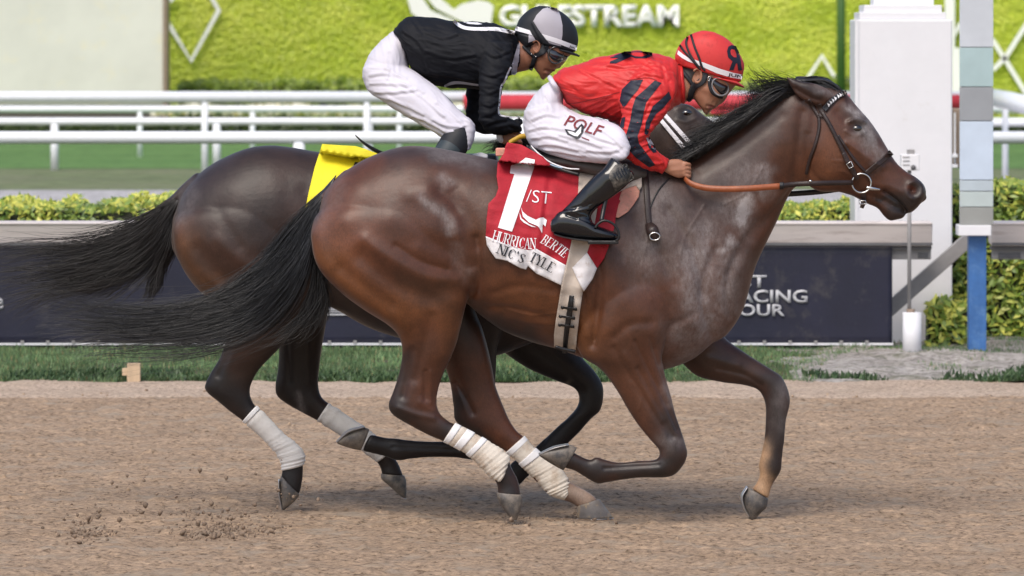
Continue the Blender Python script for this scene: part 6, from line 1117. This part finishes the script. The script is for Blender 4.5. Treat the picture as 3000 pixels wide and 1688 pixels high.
JK2 = q([(1150, 92, 1162, 108, 0, .09), (1172, 64, 1190, 170, 0, .14), (1205, 48, 1212, 215, 0, .16), (1250, 52, 1260, 244, 0, .175), (1330, 59, 1325, 258, 0, .185), (1400, 63, 1395, 262, 0, .195), (1450, 70, 1450, 258, 0, .19), (1490, 86, 1490, 226, 0, .13), (1512, 100, 1512, 214, 0, .08), (1516, 112, 1518, 208, 0, .072)])
SL2 = q([(1410, 120, 1500, 130, -.12, .07), (1405, 190, 1500, 200, -.17, .066), (1403, 250, 1474, 252, -.195, .056), (1405, 300, 1464, 300, -.205, .05), (1403, 345, 1463, 332, -.205, .05), (1420, 380, 1472, 340, -.195, .046), (1455, 396, 1486, 345, -.175, .042), (1500, 391, 1505, 350, -.15, .036), (1526, 386, 1527, 350, -.14, .032)])
SF2 = [(a - 38, b + (0 if b > 300 else 0), c - 38, d, 2 * OY - e, f) for a, b, c, d, e, f in SL2[:5]] + [(1385, 378, 1440, 345, OY + .195, .046), (1430, 394, 1455, 350, OY + .175, .042), (1480, 388, 1480, 350, OY + .15, .036)]
dk2 = []
for (a, b, c) in [((1180, 90), (1230, 130), (1250, 200)), ((1240, 90), (1300, 110), (1340, 100)), ((1250, 150), (1320, 170), (1390, 160)), ((1260, 210), (1320, 225), (1390, 235)), ((1420, 150), (1450, 165), (1490, 150)), ((1412, 210), (1440, 222), (1475, 210)), ((1408, 260), (1435, 270), (1462, 262)), ((1410, 300), (1435, 310), (1460, 296)), ((1412, 340), (1440, 335), (1462, 318)), ((1425, 365), (1450, 355), (1480, 350)), ((1460, 370), (1490, 365), (1520, 368))]:
    dk2 += [([a, b, c], 5, 4), ([(a[0], a[1] + 9), (b[0], b[1] + 9), (c[0], c[1] + 9)], 5, -4)]
jk2 = organic('jacket', [dict(secs=JK2, cap=.3), dict(secs=SL2, cap=.15), dict(secs=SF2, cap=.15)], M['silk_black'], j2, .0052, 3, [(a, b, c, (-9, 9)) for a, b, c in dk2])
creases(jk2.data, .008, [(1200, 130, 60, 50), (1290, 110, 70, 10), (1320, 200, 70, 20), (1430, 140, 50, 40), (1440, 230, 40, 20), (1430, 320, 40, 10), (1480, 370, 40, 20)], 3); TJ2 = bvh(jk2)
prn('back_ring', strip2d([(1330, 62), (1345, 74), (1365, 82), (1400, 85), (1450, 85), (1480, 90), (1508, 97)], [9, 10, 10, 10, 11, 11, 12]), M['print_white'], j2, TJ2, Yg=.55)
prn('back_letter', [(1355, 64), (1400, 66), (1414, 71), (1398, 72), (1372, 70)], M['print_white'], j2, TJ2, Yg=.55)
prn('belly_ring', strip2d([(1302, 253), (1325, 244), (1350, 243), (1402, 250)], [6, 9, 8, 6]), M['grey_panel'], j2, TJ2, Yg=.55)
prn('front_piping', strip2d([(1504, 185), (1490, 210), (1478, 240), (1468, 255), (1464, 300), (1462, 332), (1480, 341), (1524, 346)], 5), M['print_white'], j2, TJ2, Yg=.55)
mk('collar', [tube_vf([P(1516 + 3 * math.cos(a) - 6 * (math.cos(a) < -.3), 168 + 47 * -math.cos(a), OY + .072 * math.sin(a)) for a in np.linspace(0, 6.28, 29)[:-1]], .009, 8, True)], M['grey_panel'], j2)
prn('shirt_collar', [(1518, 128), (1522, 150), (1518, 180), (1514, 215), (1506, 220), (1497, 218), (1500, 190), (1508, 160)], M['grey_panel'], j2, TJ2, .012, Yg=.6)
mk('white_cuff', [ptube([(1462, 391, OY - .15), (1464, 405, OY - .14), (1470, 412, OY - .12)], .014)], M['print_white'], j2)
HL2 = q([(1515, 108, 1685, 152, 0, .09), (1505, 94, 1692, 134, 0, .097), (1513, 76, 1694, 112, 0, .099), (1522, 56, 1688, 84, 0, .097), (1536, 40, 1672, 58, 0, .088), (1556, 25, 1645, 35, 0, .07), (1578, 18, 1616, 22, 0, .04)])
hm2 = loft('helmet', HL2, M['black_cover'], j2, nr=48, sub=6, cap=.12)
loft('helmet_back', q([(1512, 98, 1600, 124, 0, .09), (1517, 118, 1580, 132, 0, .082), (1530, 134, 1556, 136, 0, .07)]), M['black_cover'], hm2, cap=.3)
TH2 = bvh([hm2] + [c for c in hm2.children])
loft('visor', q([(1640, 142, 1638, 150, 0, .08), (1662, 146, 1660, 158, 0, .08), (1686, 156, 1682, 163, 0, .05), (1699, 163, 1696, 167, 0, .025)]), M['black_cover'], hm2, sub=6, cap=.2)
prn('helmet_panel', [(1610, 20), (1632, 24), (1642, 46), (1648, 74), (1648, 100), (1645, 122), (1590, 110), (1582, 102), (1561, 64), (1572, 44), (1590, 26)], M['grey_panel'], hm2, TH2, Yg=.65)
prn('helmet_panel', [(1549, 101), (1560, 103), (1569, 118), (1548, 125)], M['grey_panel'], hm2, TH2, Yg=.65)
prn('helmet_panel', [(1588, 114), (1645, 128), (1644, 136), (1620, 130), (1594, 122)], M['grey_panel'], hm2, TH2, Yg=.65)
prn('helmet_band', [(1512, 77), (1552, 89), (1560, 104), (1540, 98), (1508, 89)], M['print_white'], hm2, TH2, .0045, Yg=.65)
prn('helmet_band', [(1578, 96), (1630, 112), (1691, 135), (1689, 149), (1640, 130), (1584, 112)], M['print_white'], hm2, TH2, .0045, Yg=.65)
decal('band_script', text_bm("Junior", 1668, 138, 6, 22, rot=18, bold=.02, L=8), TH2, M['print_black'], hm2, off=.007, Yg=.65)
decal('goggle_strap', shape2d([strip2d([(1558, 64), (1574, 92), (1592, 118), (1604, 136)], [9, 12, 15, 20])], 8), TH2, M['black_cover'], hm2, off=.008, thick=.002, Yg=.65)
for pts, w in (([(1532, 134), (1548, 152), (1562, 166)], 9), ([(1600, 130), (1590, 150), (1570, 164), (1562, 185), (1554, 206)], [22, 20, 16, 13, 11])):
    decal('chin_strap', shape2d([strip2d(pts, w)], 8), TB2, M['black_cover'], hm2, off=.006, thick=.004, Yg=.65)
ball('strap_rivet', 1570, 166, yon(TB2, 1570, 166, .65, .012), .004, M['steel'], hm2); ball('strap_rivet', 1557, 159, yon(TB2, 1557, 159, .65, .012), .004, M['steel'], hm2)
loft('goggle_cup', q([(1602, 134, 1606, 168, -.055, .026), (1614, 134, 1616, 182, -.05, .032), (1632, 140, 1630, 188, -.035, .042), (1650, 150, 1644, 186, -.012, .05), (1664, 162, 1654, 180, 0, .04)]), M['lens'], j2, cap=.4)
mk('goggle_frame', [tube_vf([P(1628 + 22 * math.cos(a), 162 + 24 * math.sin(a), OY - .083 + .03 * max(0, math.cos(a))) for a in np.linspace(0, 6.28, 29)[:-1]], .004, 8, True)], M['lens'], j2)
decal('lips', shape2d([[(1600, 204), (1612, 203), (1627, 206), (1624, 210), (1610, 208)]], 6), TB2, M['lips'], j2, off=.001, Yg=.7)
decal('lips', shape2d([[(1598, 213), (1611, 212), (1610, 219), (1602, 218)]], 6), TB2, M['lips'], j2, off=.001, Yg=.7)
prn('cropped_hair', [(1540, 128), (1560, 126), (1556, 140), (1552, 150), (1544, 142)], M['brows'], j2, TB2, .003, Yg=.65)
wp = empty('riding_whip', tuple(P(1080, 425, .5)), 'black riding whip sticking up behind the yellow saddle cloth', 'whip')
loft('whip_shaft', [(1040, 393, 1043, 401, .5, .006), (1065, 414, 1062, 421, .5, .008), (1100, 434, 1096, 445, .52, .01), (1140, 450, 1136, 462, .55, .01), (1250, 478, 1250, 486, .6, .006)], M['black_leather'], wp)
# ================================================================ thrown dirt
M['clod'] = mat('damp_clod', (.29, .21, .15), .95, var=.25, vscale=20)
def clods(name, spots, label):
    r = np.random.default_rng(91); V, T, o = [], [], 0
    ico = bmesh.new(); bmesh.ops.create_icosphere(ico, subdivisions=1, radius=1); bv = np.array([v.co[:] for v in ico.verts]); bf = np.array([[v.index for v in f.verts] for f in ico.faces]); ico.free()
    for px, py, sx, sy, n, Yc in spots:
        for i in range(n):
            x, y = px + r.normal() * sx, py + r.normal() * sy; yy = Yc + r.normal() * .25; c = P(x, y, yy); c[2] = max(c[2], .012); s = .0025 + .008 * r.random() ** 3
            v = bv * (1 + .35 * r.normal(size=(len(bv), 1))) * s * (1 + .4 * r.random(3)) + c; V.append(v); T.append(bf + o); o += len(bv)
    ob = meshnp(name, np.vstack(V), np.vstack(T), M['clod'], None, False); tag(ob, label, 'dirt', kind='stuff')
clods('flying_dirt', [(680, 1570, 90, 30, 190, -.5), (620, 1600, 45, 20, 90, -.6), (250, 1590, 45, 28, 90, -.8), (480, 1490, 190, 60, 90, -.4), (640, 1500, 80, 20, 70, -.3), (260, 1530, 30, 25, 30, -.4), (880, 1450, 60, 25, 24, .3), (1500, 1540, 40, 8, 40, -.1), (1700, 1530, 60, 6, 50, .1)], 'loose clods of dirt thrown up behind the hooves')
n = 7000; r_ = np.random.default_rng(5); V, T, o = [], [], 0
ico = bmesh.new(); bmesh.ops.create_icosphere(ico, subdivisions=1, radius=1); bv = np.array([v.co[:] for v in ico.verts]); bf = np.array([[v.index for v in f.verts] for f in ico.faces]); ico.free()
X = r_.uniform(-3.4, 3.4, n); Y = r_.uniform(-2.8, YE - .6, n); s = .003 + .010 * r_.random(n) ** 4; Z = dirt_h(X, Y) - .006 + s * .2
V = (bv[None] * (1 + .25 * r_.normal(size=(n, len(bv), 1))) * s[:, None, None] + np.stack([X, Y, Z], 1)[:, None]).reshape(-1, 3); T = (bf[None] + (np.arange(n) * len(bv))[:, None, None]).reshape(-1, 3)
tag(meshnp('dirt_crumbs', V, T, M['dirt'], None, False), 'small crumbs of dirt scattered over the churned track', 'dirt', kind='stuff')
